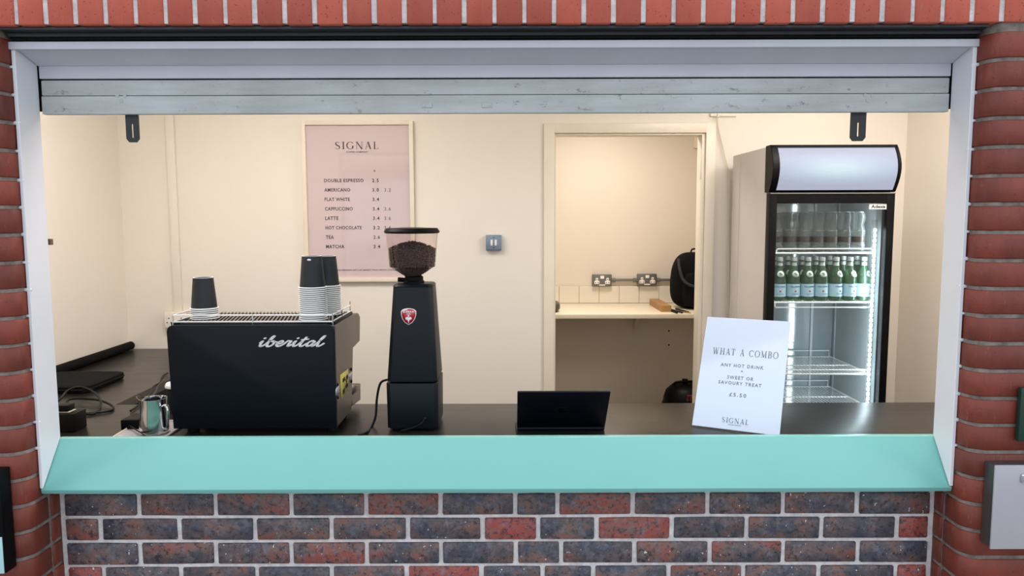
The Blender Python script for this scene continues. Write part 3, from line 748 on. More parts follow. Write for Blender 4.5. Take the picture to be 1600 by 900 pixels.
for x in (-.12, .12): obj('wheel', MB().tube([(cx + x - .015, YV + .08, .05), (cx + x + .015, YV + .08, .05)], .05, 14), M_BLACK, vc)
for x in (-.1, .1): obj('castor', MB().tube([(cx + x - .012, YV - .1, .025), (cx + x + .012, YV - .1, .025)], .025, 12), M_BLACK, vc)
q = P(1078, 622, YV - .16); m = MB()
for dx in (-.018, 0, .018): m.box(q.x + dx - .004, q.x + dx + .004, YV - .179, YV - .15, q.z - .02, q.z + .016)
m.box(q.x - .022, q.x + .022, YV - .179, YV - .15, q.z + .012, q.z + .020); obj('red_mark', m, mat('dull_red_print', rgb(110, 40, 44), .5, var=0), vc)

# ---------------------------------------------------------------- display fridge
FY = 3.40; FX0, FX1 = P(1197.5, 300, FY + .05).x, P(1400, 300, FY).x; FZ = P(1300, 225, FY - .02).z; FB = 3.985
fr = thing('display_fridge', 'tall black framed glass door drinks fridge with lit header', 'fridge', ((FX0 + FX1) / 2, (FY + FB) / 2, 0))
HB = P(1300, 300, FY).z
cy0 = FY + .052
ix0, ix1 = FX0 + .038, FX1 - .034; iz0, iz1 = .34, HB - .045
m = MB(); m.box(FX0, ix0 - .003, cy0, FB, .05, FZ - .004, bev=.004); m.box(ix1 + .003, FX1, cy0, FB, .05, FZ - .004, bev=.004)
m.box(ix0 - .003, ix1 + .003, cy0, FB, iz1 + .003, FZ - .004); m.box(ix0 - .003, ix1 + .003, cy0, FB, .05, iz0 - .003); m.box(ix0 - .003, ix1 + .003, FB - .05, FB, iz0 - .003, iz1 + .003)
obj('cabinet', m, M_FRID, fr)
obj('side_panel_edge', MB().box(FX0 - .004, FX0 + .001, cy0 + .40, cy0 + .404, .06, FZ - .02), M_FRID, fr)
m = MB(); m.box(ix0 - .002, ix0, cy0 + .01, FB - .053, iz0, iz1); m.box(ix1, ix1 + .002, cy0 + .002, FB - .053, iz0, iz1); m.box(ix0, ix1, cy0 + .01, FB - .053, iz1, iz1 + .002); m.box(ix0, ix1, cy0 + .01, FB - .053, iz0 - .002, iz0)
obj('liner', m, M_LINW, fr)
obj('back_liner', MB().box(ix0, ix1, FB - .054, FB - .051, iz0, iz1), M_LINER, fr)
for x in (ix1 - .12,): obj('shelf_track', MB().box(x, x + .012, FB - .06, FB - .054, iz0, iz1), M_STEEL, fr)
obj('shelf_track', MB().box(ix1 - .004, ix1, cy0 + .06, cy0 + .072, iz0, iz1), M_STEEL, fr)
obj('shelf_track', MB().box(ix1 - .004, ix1, FB - .09, FB - .078, iz0, iz1), M_STEEL, fr)
obj('plinth_grille', MB().box(FX0 + .01, FX1 - .01, cy0 + .01, FB, 0, .05), M_BLACK, fr)
# header light box: curved forward
cyh = []
def bulge(z): t_ = (z - HB) / (FZ - HB); return FY + .02 - .055 * math.sin(math.pi * min(1, max(0, t_ * .9 + .05)))
N = 10; side = [(cy0 + .02, FZ)] + [(cy0 + .02, HB)] + [(bulge(HB + (FZ - HB) * i / N), HB + (FZ - HB) * i / N) for i in range(N + 1)]
hd = obj('header', MB().prism([(cy0 + .02, HB), (FY + .03, HB), (FY + .03, FZ), (cy0 + .02, FZ)], 'X', FX0 + .001, FX1 - .001), M_BLACK, fr)
for xa, xb in ((FX0 - .002, FX0 + .030), (FX1 - .010, FX1 + .004)): obj('end_cap', MB().prism(side, 'X', xa, xb, bev=.002, seg=1), M_BLACK, hd)
zl0, zl1 = P(1300, 296.5, FY - .03).z, P(1300, 229.5, FY - .03).z
for za_, zb2 in ((HB, zl0), (zl1, FZ)):
    n = 4; ring = [(bulge(za_ + (zb2 - za_) * i / n) + .001, za_ + (zb2 - za_) * i / n) for i in range(n + 1)]
    obj('header_rail', MB().prism([(FY + .03, za_)] + ring + [(FY + .03, zb2)], 'X', FX0 + .029, FX1 - .009), M_BLACK, hd)
ring = [(bulge(zl0 + (zl1 - zl0) * i / 10) + .006, zl0 + (zl1 - zl0) * i / 10) for i in range(11)]
obj('light_panel', MB().prism([(FY + .028, zl0)] + ring + [(FY + .028, zl1)], 'X', FX0 + .031, FX1 - .011), M_BOX, hd)
# door
gx0, gx1 = P(1212, 400, FY).x, P(1383, 400, FY).x; gz1 = P(1300, 317.5, FY).z; gz0 = .30; dz0 = .20; dz1 = HB - .004
dr = obj('door', MB().box(FX0, gx0, FY, cy0 - .004, dz0, dz1, bev=.003).box(gx1, FX1 - .002, FY, cy0 - .004, dz0, dz1, bev=.003).box(gx0, gx1, FY, cy0 - .004, gz1, dz1).box(gx0, gx1, FY, cy0 - .004, dz0, gz0), M_BLACK, fr)
obj('glass_pane', MB().box(gx0, gx1, FY + .012, FY + .016, gz0, gz1), M_PANE, dr)
obj('hinge_trim', MB().box(FX0 + .001, FX1 - .003, FY - .004, FY, dz1 - .004, dz1 + .001), M_SOCKG, dr)
a, b = P(1357.5, 327, FY + .011), P(1385, 318.5, FY + .011)
st = obj('maker_sticker', MB().box(a.x, b.x, FY - .001 + .008, FY + .0112, a.z, b.z), M_WMARK, dr)
obj('lettering', MB().flat(fit(sans('Adexa', 1, .03), a.x + .008, b.x - .006, a.z + .005, b.z - .005), front(FY + .007), .0008), M_INK, st)
# led strip, right
lx = P(1360.5, 480, cy0 + .01).x
ls = obj('led_strip', MB().box(lx - .012, lx + .016, cy0 + .004, cy0 + .016, gz0 + .02, P(1364, 350, cy0).z + .02, bev=.002), M_CLEAR, fr)
m = MB(); z = gz0 + .04; ztopled = P(1366, 356, cy0).z
while z < ztopled: m.box(lx - .005, lx + .006, cy0 - .001, cy0 + .004, z - .0085, z + .0085, bev=.003, seg=1); z += .0235
obj('led_diodes', m, M_LED, fr)['kind'] = 'stuff'
l_ = area('fridge_led', (0, 0, 0), (.02, 1.3), 1.6, (.82, .93, 1.0))
nz = Vector((.55, -.83, 0)).normalized(); ny = Vector((0, 0, 1)); nx = ny.cross(nz)
l_.matrix_world = Matrix.Translation((lx - .02, cy0 + .02, 1.05)) @ Matrix((nx, ny, nz)).transposed().to_4x4()
# shelves
SHZ = [ZW * 0 + P(1290, 394, cy0 + .03).z, P(1290, 471, cy0 + .03).z, P(1290, 583, cy0 + .03).z, P(1290, 629, cy0 + .03).z - .02, .36]
fy0, fy1 = cy0 + .028, FB - .07; sx0, sx1 = ix0 + .008, ix1 - .008
shelf_src = None
for i, z in enumerate(SHZ):
    t = MB(); t.tube([(sx0, fy0, z - .004), (sx1, fy0, z - .004)], .0045, 8); t.tube([(sx0, fy1, z - .004), (sx1, fy1, z - .004)], .003, 8)
    t.tube([(sx0, fy0, z - .004), (sx0, fy1, z - .004)], .003, 8); t.tube([(sx1, fy0, z - .004), (sx1, fy1, z - .004)], .003, 8); t.tube([(sx0, (fy0 + fy1) / 2, z - .006), (sx1, (fy0 + fy1) / 2, z - .006)], .003, 8)
    s_ = obj('wire_shelf', t, M_WIREW, fr)
    t = MB(); n = 30
    for q in range(1, n): x = sx0 + (sx1 - sx0) * q / n; t.tube([(x, fy0, z - .002), (x, fy1, z - .002)], .0014, 5)
    obj('shelf_wires', t, M_WIREW, s_)['kind'] = 'stuff'
    up = .020 if i != 1 else -.024
    xg0, xg1 = sx0 + .02, sx1 - .012
    obj('guard_rail', MB().tube([(xg0, fy0, z - .004), (xg0, fy0, z - .004 + up * .7), (xg0 + .006, fy0, z - .004 + up), (xg1 - .006, fy0, z - .004 + up), (xg1, fy0, z - .004 + up * .7), (xg1, fy0, z - .004)], .0030, 8), M_WIREW, s_)
    if i > 1:
        obj('guard_rail', MB().tube([(xg0, fy1, z - .004), (xg0, fy1, z + .03), (xg1, fy1, z + .03), (xg1, fy1, z - .004)], .0025, 6), M_WIREW, s_)
# green bottles
def green_bottle():
    t = thing('green_bottle', 'x', 'bottle')
    pr = [(0, .002), (.022, 0), (.0300, .004), (.0310, .012), (.0310, .105), (.0295, .120), (.0230, .140), (.0160, .160), (.0130, .178), (.0128, .205), (0, .205)]
    obj('glass_body', MB().lathe(pr, (0, 0, 0), 20), M_GGL, t)
    lb = obj('body_label', MB().lathe([(.0314, .022), (.0316, .022), (.0316, .082), (.0314, .082)], (0, 0, 0), 24), M_LBLB, t)
    def wrap(x, y, d_): a_ = x / .0317; return ((.0317 + d_) * math.sin(a_), -(.0317 + d_) * math.cos(a_), y)
    lt = MB().flat(fit(sans('S.PELLEGRINO', 1, .02), -.026, .026, .066, .073), wrap, .0004)
    lt.flat(fit(sans('SPARKLING WATER', 1, 0), -.018, .018, .033, .0365), wrap, .0004)
    obj('lettering', lt, M_BLUEINK, lb)
    star = [(.007 * (1 if k % 2 == 0 else .42) * math.sin(k * math.pi / 5), .048 + .007 * (1 if k % 2 == 0 else .42) * math.cos(k * math.pi / 5)) for k in range(10)]
    obj('red_star', MB().flat([star], wrap, .0005), M_REDINK, lb)
    def cone(x, y, d_):
        r_ = .0295 + (.0165 - .0295) * (y - .120) / .040 + .002; a_ = x / .026; return ((r_ + d_) * math.sin(a_), -(r_ + d_) * math.cos(a_), y)
    obj('neck_label', MB().flat([[(.0155 * math.cos(k * math.pi / 8), .130 + .0150 * math.sin(k * math.pi / 8)) for k in range(16)]], cone, .0008), M_LBLW, t)
    obj('foil_collar', MB().lathe([(.0148, .168), (.0136, .178), (.0136, .184), (.0150, .186)], (0, 0, 0), 20), M_SILV, t)
    obj('cap', MB().lathe([(.0150, .190), (.0150, .206), (.0135, .209), (0, .2095)], (0, 0, 0), 20), M_SILV, t)
    return t
ords = ['leftmost', 'second from the left', 'third from the left', 'fourth from the left', 'third from the right', 'second from the right', 'rightmost']
gb = green_bottle(); xb = P(1353, 430, 3.50).x; pit = .0672; yr = fy0 + .042
for row in range(2):
    for i in range(7):
        o = gb if (row == 0 and i == 0) else copy_tree(gb)
        o.location = (xb - pit * (6 - i), yr + row * .075, SHZ[1]); o.rotation_euler.z = random.uniform(-.15, .35) if i < 4 else random.uniform(.3, .75)
        o['label'] = ('green glass bottle with pale blue label, %s in the front row' % ords[i]) if row == 0 else ('green glass bottle half hidden, %s in the back row' % ords[i])
        o['group'] = 'green glass bottles on the second fridge shelf'
# clear bottles
def clear_bottle():
    t = thing('clear_bottle', 'x', 'bottle')
    pr = [(0, .004), (.020, 0), (.028, .004), (.030, .014), (.030, .030), (.0285, .034), (.0285, .078), (.030, .082), (.030, .096), (.026, .114), (.0225, .126), (.0235, .136), (.0275, .150), (.0285, .162), (.0275, .174), (.0235, .184), (.014, .190), (0, .191)]
    obj('plastic_body', MB().lathe(pr, (0, 0, 0), 20), M_CLEAR, t)
    obj('ribs', MB().lathe([(.0302, .097), (.0315, .100), (.0302, .103)], (0, 0, 0), 20).lathe([(.0302, .030), (.0312, .033), (.0302, .036)], (0, 0, 0), 20), M_CLEAR, t)
    obj('label_band', MB().lathe([(.0288, .046), (.0290, .046), (.0290, .072), (.0288, .072)], (0, 0, 0), 20), M_BROWNL, t)
    obj('rim', MB().lathe([(.0205, .186), (.0195, .1885), (.0165, .1895)], (0, 0, 0), 20), M_SILV, t)
    return t
cb = clear_bottle(); xb = P(1341, 360, 3.52).x; pit = .0648
for row in range(2):
    for i in range(7):
        o = cb if (row == 0 and i == 0) else copy_tree(cb)
        o.location = (xb - pit * (6 - i), yr - .006 + row * .07, SHZ[0]); o.rotation_euler.z = random.uniform(0, 3)
        o['label'] = ('clear plastic bottle with brown band, %s in the top shelf front row' % ords[i]) if row == 0 else ('clear bottle behind, %s in the top shelf back row' % ords[i])
        o['group'] = 'clear bottles on the top fridge shelf'

# ---------------------------------------------------------------- espresso machine
MY = 2.435
k_ = MY / 2.35
mx0, mx1 = P(264, 600, MY).x, P(525, 600, MY).x; mzt = P(400, 508, MY).z; mzb = P(400, 680, MY).z - .012
mzb = max(mzb, ZW + .022)
em = thing('espresso_machine', 'black coffee machine turned back to front with white script lettering', 'coffee machine', ((mx0 + mx1) / 2, MY + .2, ZW))
r_ = .022; pts = []
for (cx, cz, a0) in ((mx1 - r_, mzt - r_, 0), (mx0 + r_, mzt - r_, 90)):
    for k in range(7): a_ = R(a0 + k * 15); pts.append((cx + r_ * math.cos(a_), cz + r_ * math.sin(a_)))
pts += [(mx0 + .008, mzb), (mx1 - .002, mzb)]
pn = obj('back_panel', MB().prism(pts, 'Y', MY, MY + .014, bev=.002, seg=2), M_NAVY, em)
def sp(u, v):   # side-plane point at x = mx1
    d_ = ray(u, v); t_ = mx1 / d_.x; return (d_.y * t_, CAM_Z + d_.z * t_)
prof = [(MY + .014, mzt - .004), sp(553, 480.5), sp(560, 484), sp(563, 493), sp(562.5, 533), sp(552, 544), sp(551, 599), sp(550, 646), (MY + .014, mzb + .002)]
prof[7] = (prof[7][0], mzb + .002)
prof[1] = (prof[1][0], mzt - .004); prof[2] = (prof[2][0], min(prof[2][1], mzt - .010)); prof[3] = (prof[3][0], min(prof[3][1], mzt - .030))
body = obj('body', MB().prism(prof, 'X', mx0 + .012, mx1 - .001, bev=.002, seg=1), M_SIDE, em)
tr = [sp(551, 599), sp(565, 599), sp(565, 625), sp(552, 646)]; tr[3] = (tr[3][0], tr[3][1])
obj('drip_tray', MB().prism([(tr[0][0] + .001, tr[0][1]), tr[1], tr[2], (tr[3][0] + .001, max(tr[3][1], mzb + .01))], 'X', mx0 + .02, mx1 - .004, bev=.002, seg=1), M_SIDE, em)
obj('tray_edge', MB().flat([[(tr[0][0] + .004, tr[0][1] - .004), (tr[1][0] - .006, tr[1][1] - .004), (tr[1][0] - .010, tr[1][1] - .016), (tr[0][0] + .004, tr[0][1] - .045)]], lambda y, z, d_: (mx1 - .004 + d_, y, z), .0012), M_SOCKG, em)
yb_ = prof[4][0]
for x in (mx0 + .12, mx0 + .30):       # group heads and portafilters, on the barista's side
    g = obj('group_head', MB().lathe([(0, 0), (.034, 0), (.036, .02), (.03, .06), (0, .06)], (x, yb_ - .03, prof[5][1] - .045), 24), M_CHROME, em)
    obj('portafilter', MB().tube([(x, yb_ - .02, prof[5][1] - .055), (x, yb_ + .13, prof[5][1] - .06)], .011, 10).lathe([(0, -.02), (.03, -.02), (.034, 0), (0, 0)], (x, yb_ - .03, prof[5][1] - .045), 20), M_CHROME, g)
for x in (mx0 + .05, mx1 - .05): obj('steam_wand', MB().tube([(x, yb_ - .01, prof[4][1] + .02), (x, yb_ + .03, prof[4][1] - .01), (x, yb_ + .04, prof[4][1] - .13)], .005, 8, 4), M_CHROME, em)
for x in (mx0 + .05, mx1 - .03):
    for y in (MY + .06, prof[7][0] - .035): obj('foot', MB().lathe([(0, 0), (.020, 0), (.017, mzb + .003 - ZW), (0, mzb + .003 - ZW)], (x, y, ZW), 18), M_CABLE, em)
# script lettering
def script():
    g = {'i': (.42, [[(.02, .30), (.12, .52), (.10, .2), (.16, .02), (.28, .05), (.42, .25)]], [(.14, .78)]),
         'b': (.60, [[(.0, .28), (.16, .70), (.20, 1.0), (.10, .85), (.08, .3), (.14, .03), (.32, .02), (.44, .25), (.36, .50), (.22, .46)], [(.40, .44), (.60, .42)]], []),
         'e': (.50, [[(.0, .28), (.22, .26), (.34, .40), (.24, .53), (.10, .42), (.06, .18), (.18, .01), (.36, .08), (.50, .28)]], []),
         'r': (.46, [[(.0, .28), (.12, .56), (.14, .46), (.30, .50), (.26, .25), (.28, .04), (.38, .06), (.46, .22)]], []),
         't': (.44, [[(.0, .28), (.14, .62), (.20, .92), (.12, .50), (.10, .14), (.18, .01), (.30, .06), (.44, .28)], [(-.04, .62), (.42, .70)]], []),
         'a': (.58, [[(.40, .44), (.24, .53), (.08, .38), (.06, .14), (.16, .01), (.30, .12), (.42, .48), (.38, .18), (.42, .02), (.50, .06), (.58, .25)]], []),
         'l': (.44, [[(.0, .26), (.18, .72), (.22, 1.0), (.12, .80), (.10, .25), (.16, .02), (.30, .05), (.46, .30)]], [])}
    out = []; x = 0
    for ch in 'iberital':
        w_, ss, dots = g[ch]
        for s_ in ss: out += vstroke([(p[0] + x, p[1]) for p in s_], .150 if len(s_) > 2 else .12, 5)
        for p in s_ and dots: out.append([(p[0] + x + .085 * math.cos(k * math.pi / 4), p[1] + .085 * math.sin(k * math.pi / 4)) for k in range(8)])
        x += w_
    return [[(p[0] + p[1] * .42, p[1]) for p in P_] for P_ in out]
a, b = P(404.5, 542.5, MY), P(510, 523.5, MY)
ltr = MB()
# overlapping strokes: spread them in depth a hair so faces never coincide
for i_, Pl in enumerate(fit(script(), a.x, b.x, a.z, b.z)):
    ltr.flat([Pl], front(MY), .0030 + (i_ % 7) * .00004)
obj('script_lettering', ltr, M_WMARK, pn)
# side strips, bolts, yellow notice on the side that faces the grinder
def sidef(y, z, d_): return (mx1 - .001 + d_, y, z)
def spoly(us): return [sp(u, v) for u, v in us]
obj('side_strip', MB().flat([spoly([(525, 608), (531, 600), (531, 612), (525, 618)])], sidef, .0010).flat([spoly([(544, 586), (550.5, 580), (550.5, 590), (545, 596)])], sidef, .0010), M_STEEL, body)
yn = obj('warning_notice', MB().flat([spoly([(532, 586), (544, 576), (544.5, 608), (533.5, 622.5)])], sidef, .0020), M_YEL, body)
mk = MB()
for pl in ([(535, 592), (538.5, 588), (538.5, 594), (535, 598)], [(540.5, 587), (543.5, 584), (543, 591), (540.5, 593)], [(535, 610), (538, 606), (538, 612), (535.5, 617)], [(540, 602), (543.5, 598), (543.5, 603), (540.5, 607)]): mk.flat([spoly(pl)], sidef, .0028)
for pl in ([(537, 590), (542, 603)], [(542.5, 588), (537, 612)]):
    (y0_, z0_), (y1_, z1_) = sp(*pl[0]), sp(*pl[1]); mk.flat(vstroke([(y0_, z0_), ((y0_ + y1_) / 2 + .01, (z0_ + z1_) / 2), (y1_, z1_)], .004), sidef, .0027)
obj('notice_marks', mk, M_INK, yn)
for u, v in ((527.5, 601), (528, 621), (548.5, 577), (549, 596)):
    y_, z_ = sp(u, v); obj('bolt', MB().blob((mx1, y_, z_), (.004, .006, .006), 1, 10, 8), M_CABLE, body)
# cup warmer grille and rail
gy0, gy1 = MY + .035, prof[1][0] - .01; gx0_, gx1_ = mx0 + .03, mx1 - .03; gz = mzt
obj('warmer_tray', MB().box(gx0_, gx1_, gy0, gy1, mzt - .003, mzt + .001), M_HOLE, em)
g = MB(); n = 44
for i in range(n):
    x = gx0_ + .008 + .0130 * i; L_ = gy1 - gy0; ya_, yb2 = gy0, gy1
    xb_ = x - .22 * L_
    if xb_ < gx0_: yb2 = gy0 + (x - gx0_) / .22; xb_ = gx0_
    if x > gx1_:
        ya_ = gy0 + (x - gx1_) / .22; x = gx1_
    if ya_ >= yb2 - .005: continue
    g.prism([(x - .0028, ya_), (x + .0028, ya_), (xb_ + .0028, yb2), (xb_ - .0028, yb2)], 'Z', gz + .003, gz + .007)
gr_ = obj('warmer_grille', g, mat('grille_metal', rgb(104, 95, 86), .45, metal=.2, var=0), em); gr_['kind'] = 'stuff'
for x in (mx0 + .004, mx1 - .03): obj('tray_side', MB().box(x, x + .026, gy0 - .01, gy1 + .005, mzt - .004, mzt + .006, bev=.002), M_BLACK, em)
rz = gz; rr = .0027
ra, rb, rc, rdq = (mx0 + .012, gy0 - .010), (mx1 - .012, gy0 - .010), (mx1 - .012, gy1), (mx0 + .012, gy1)
rl = MB()
for dz in (.008, .030):
    rl.tube([(rdq[0], rdq[1], rz + dz), (ra[0], ra[1], rz + dz), (rb[0], rb[1], rz + dz), (rc[0], rc[1], rz + dz)], rr, 6)
obj('cup_rail', rl, M_WIREW, em)
for (x, y) in (ra, ((ra[0] + rb[0]) / 2, ra[1]), rb, rc, rdq, (rc[0], (rb[1] + rc[1]) / 2)):
    obj('rail_post', MB().tube([(x, y, rz - .004), (x, y, rz + (.045 if y == gy1 else .032))], rr, 6), M_CHROME, em)

# ---------------------------------------------------------------- paper cups
CH = .108
def paper_cup(loc):
    t = thing('paper_cup', 'x', 'paper cup')
    obj('cup_body', MB().lathe([(0, CH - .003), (.0329, CH - .003), (.0331, CH), (.0334, CH), (.0432, .001), (.0429, .001), (.0331, CH - .003)], (0, 0, 0), 28), M_CUP, t)
    obj('rim', MB().tube([(.0458 * math.cos(k * math.pi / 16), .0458 * math.sin(k * math.pi / 16), .0024) for k in range(32)], .0024, 6, closed=True), M_RIM, t)
    t.location = loc; return t
ZG = gz + .0078
c0 = paper_cup((0, 0, 0)); used = False
base = obj('base_rim', MB().lathe([(.0300, CH), (.0330, CH), (.0328, CH + .0008), (.0300, CH + .0008), (.0300, CH)], (0, 0, 0), 28), M_RIM, c0)
EMB = lambda: obj('emblem', MB().flat([[(.007 * math.cos(k * math.pi / 6), CH - .011 + .0032 * math.sin(k * math.pi / 6)) for k in range(12)]], lambda x, y, d_: (x, -(.0348 + d_ + .0004), y), .0006), M_RIM, None)
pitch = .0068
spots = [((320, 1.0), 6, 'short cup stack', MY + .115), ((490, 1.0), 17, 'tall front cup stack', MY + .085), ((512.5, 1.0), 16, 'tall rear cup stack', MY + .215)]
def cxu(u, Y, z):      # x of column u at depth Y, height z
    v = 450
    for _ in range(6):
        p_ = at(u, v, Y); v += (p_.z - z) * F_PX / Y
    return at(u, v, Y).x
for si, ((u, _), n, where, Y) in enumerate(spots):
    x = cxu(u, Y, ZG)
    for k in range(n):
        o = c0 if not used else copy_tree(c0)
        used = True
        o.location = (x, Y, ZG + k * pitch)
        o['group'] = 'black paper cups in the ' + where
        if k == n - 1 and si == 1:
            e_ = EMB(); e_.parent = o
        if k == n - 1: o['label'] = 'upturned black paper cup topmost of the ' + where
        elif k == 0: o['label'] = 'black paper cup lowest of the ' + where
        else: o['label'] = 'white rimmed black paper cup nested inside the ' + where
# upright cup tucked behind the machine, with white lid
Yc = 2.74; x = cxu(277, Yc, ZW + .1)
t = thing('lidded_cup', 'black takeaway cup with white lid half hidden behind the coffee machine', 'cup', (x, Yc, ZW))
obj('cup_body', MB().lathe([(0, 0), (.030, 0), (.040, .098), (0, .098)], (x, Yc, ZW), 28), M_CUP, t)
obj('lid', MB().lathe([(.0425, .096), (.0435, .100), (.041, .108), (.038, .112), (0, .110)], (x, Yc, ZW), 28), M_RIM, t)

# ---------------------------------------------------------------- coffee grinder
GY = 2.47
sc = lambda u, v: P(u, v, GY)
gxc = cxu(643.5, GY, ZW + .2)
gr = thing('coffee_grinder', 'tall black coffee grinder with red shield badge and bean hopper', 'coffee grinder', (gxc, GY + .1, ZW))
zt_, zm_ = P(643, 450, GY).z, P(643, 598, GY).z
xa0, xa1 = P(611, 450, GY).x, P(674, 450, GY).x; xm0, xm1 = P(603.5, 598, GY).x, P(683.5, 598, GY).x
ch = .014
def ring(x0, x1, y0, y1, z, c_): return [(x0 + c_, y0, z), (x1 - c_, y0, z), (x1, y0 + c_, z), (x1, y1 - c_, z), (x1 - c_, y1, z), (x0 + c_, y1, z), (x0, y1 - c_, z), (x0, y0 + c_, z)]
ub = obj('upper_body', MB().hull(ring(xa0, xa1, GY + .03, GY + .16, zt_, ch) + ring(xm0 + .001, xm1 - .001, GY, GY + .20, zm_ + .002, ch), bev=.004, seg=2), M_GRIND, gr)
obj('top_plate', MB().hull(ring(xa0 - .002, xa1 + .002, GY + .028, GY + .162, zt_, ch) + ring(xa0 + .004, xa1 - .004, GY + .034, GY + .156, zt_ + .009, ch), bev=.002, seg=1), M_GRIND, gr)
obj('lower_body', MB().hull(ring(xm0 - .002, xm1 + .001, GY - .001, GY + .20, zm_ - .003, ch) + ring(xm0, xm1, GY - .001, GY + .20, ZW + .010, ch), bev=.003, seg=2), M_GRIND, gr)
for x in (xm0 + .03, xm1 - .03):
    for y in (GY + .03, GY + .17): obj('foot', MB().lathe([(0, 0), (.014, 0), (.014, .012), (0, .012)], (x, y, ZW), 14), M_CABLE, gr)
HY = GY + .095
zc_ = zt_ + .009
obj('collar', MB().lathe([(0, 0), (.036, 0), (.036, .006), (.032, .010), (.032, .022), (.026, .026), (0, .026)], (gxc, HY, zc_), 28), M_BLACK, gr)
obj('grind_knob', MB().tube([(gxc - .032, HY, zc_ + .010), (gxc - .056, HY, zc_ + .012)], .008, 12), M_BLACK, gr)
hz = lambda v: P(643, v, HY).z
h0, h1, h2_, h3 = zc_ + .024, hz(416), hz(363), hz(356)
hp = [(.027, h0), (.030, h0 + .006), (.0795, h1), (.0805, h1 + .004), (.0900, h2_)]
gx = cxu(644.5, HY, h1)
obj('hopper', MB().lathe(hp + [(r - .0015, z) for r, z in hp[::-1]], (gx, HY, 0), 40), M_HOP, gr)
obj('hopper_lid', MB().lathe([(.0915, h2_ - .003), (.0955, h2_), (.0955, h2_ + .004), (.088, h3 - .001), (.03, h3 + .0015), (0, h3 + .0015)], (gx, HY, 0), 40), M_BLACK, gr)
# beans
zbe, zbc = hz(388), hz(378)
obj('bean_core', MB().lathe([(0, h0), (.026, h0), (.074, h1 + .001), (.0785, zbe - .004), (.05, zbe + .004), (0, zbc - .004)], (gx, HY, 0), 32), M_BEAN, gr)
bm_src = bmesh.new(); bmesh.ops.create_icosphere(bm_src, subdivisions=1, radius=1)
bv = [v.co.copy() for v in bm_src.verts]; bf = [[v.index for v in f.verts] for f in bm_src.faces]; bm_src.free()
verts, faces = [], []
def bean(c_):
    rot = Matrix.Rotation(random.uniform(0, 6.28), 3, 'Z') @ Matrix.Rotation(random.uniform(0, 6.28), 3, 'X'); n0 = len(verts)
    for v in bv: verts.append(tuple(rot @ Vector((v.x * .0052, v.y * .0036, v.z * .0028)) + Vector(c_)))
    faces.extend([[i + n0 for i in f] for f in bf])
for _ in range(420):
    r_ = .076 * math.sqrt(random.random()); a_ = random.uniform(0, 6.283); t_ = r_ / .076
    bean((gx + r_ * math.cos(a_), HY + r_ * math.sin(a_), zbc + (zbe - zbc) * t_ ** 1.6 + random.uniform(-.004, .002)))
for _ in range(900):
    z = random.uniform(h1, zbe); r_ = .0785 + (.085 - .0785) * (z - h1) / (h2_ - h1) - .004; a_ = random.uniform(math.pi, 2 * math.pi) if random.random() < .8 else random.uniform(0, math.pi)
    bean((gx + r_ * math.cos(a_), HY + r_ * math.sin(a_), z))
for _ in range(420):
    z = random.uniform(h0, h1); r_ = .028 + (.0785 - .028) * (z - h0) / (h1 - h0) - .006; a_ = random.uniform(math.pi, 2 * math.pi)
    bean((gx + r_ * math.cos(a_), HY + r_ * math.sin(a_), z))
mb_ = MB(); me = bpy.data.meshes.new('b'); me.from_pydata(verts, [], faces); mb_.bm.from_mesh(me)
obj('coffee_beans', mb_, M_BEAN, gr, ang=80)['kind'] = 'stuff'
# badge: on the sloping front face
sl = Vector((0, -.03, -(zt_ - zm_ - .002))).normalized()
cz = P(638.5, 494.5, GY + .02).z; cyb = GY + .03 * (cz - zm_) / (zt_ - zm_); cxb = P(638.5, 494.5, cyb).x
nb = Vector((0, -abs(sl.z), abs(sl.y)))
def bd(x, y, d_): q = Vector((cxb, cyb, cz)) - sl * y + nb * (d_ + .0005); return (q.x + x, q.y, q.z)
def shield(s_): return [[(x * s_, y * s_) for x, y in ([(-.026, .018), (-.020, .024), (-.010, .027), (0, .028), (.010, .027), (.020, .024), (.026, .018), (.026, .006), (.021, -.010), (.012, -.022), (0, -.029), (-.012, -.022), (-.021, -.010), (-.026, .006)])]]
bg_ = obj('badge', MB().flat(shield(1.0), bd, .0010), M_WMARK, ub)
obj('badge_field', MB().flat(shield(.90), bd, .0016), M_REDM, bg_)
mk = MB().flat(fit(sans('EUREKA', 1, .03), -.019, .019, .0125, .0195), bd, .0022).flat(fit(sans('1920', 1, .03), -.007, .007, .0065, .0105), bd, .0022)
for (x, y, r_) in ((0, .001, .0035), (-.006, -.007, .005), (.006, -.007, .005), (0, -.009, .006)): mk.flat([[(x + r_ * math.cos(k * math.pi / 5), y + r_ * math.sin(k * math.pi / 5)) for k in range(10)]], bd, .0022 + r_ * .01)
mk.flat([[(-.0015, -.022), (.0015, -.022), (.0015, -.012), (-.0015, -.012)]], bd, .0023)
obj('badge_marks', mk, M_WMARK, bg_)
# cables of the grinder
q0 = P(604, 593, GY + .10); q0.x = xm0 - .007
tag(obj('power_cable', MB().tube([q0, q0 + Vector((-.030, .0, -.012)), P(589, 622, 2.56), P(587, 650, 2.54), P(580, 668, 2.52), on(572, 676, ZW + .005), on(560, 680, ZW + .005)], .0042, 8, 6), M_CABLE), 'black power cable curving down beside the coffee grinder', 'cable')
obj('base_cable', MB().tube([(xm1 - .045, GY - .008, ZW + .045), (xm1 - .055, GY - .014, ZW + .032), (xm0 + .09, GY - .016, ZW + .018), (xm0 + .05, GY - .018, ZW + .008)], .003, 6, 6), M_CABLE, gr)
obj('plug_boss', MB().blob((xm1 - .045, GY - .002, ZW + .045), (.008, .008, .008), 1, 10, 8), M_CABLE, gr)

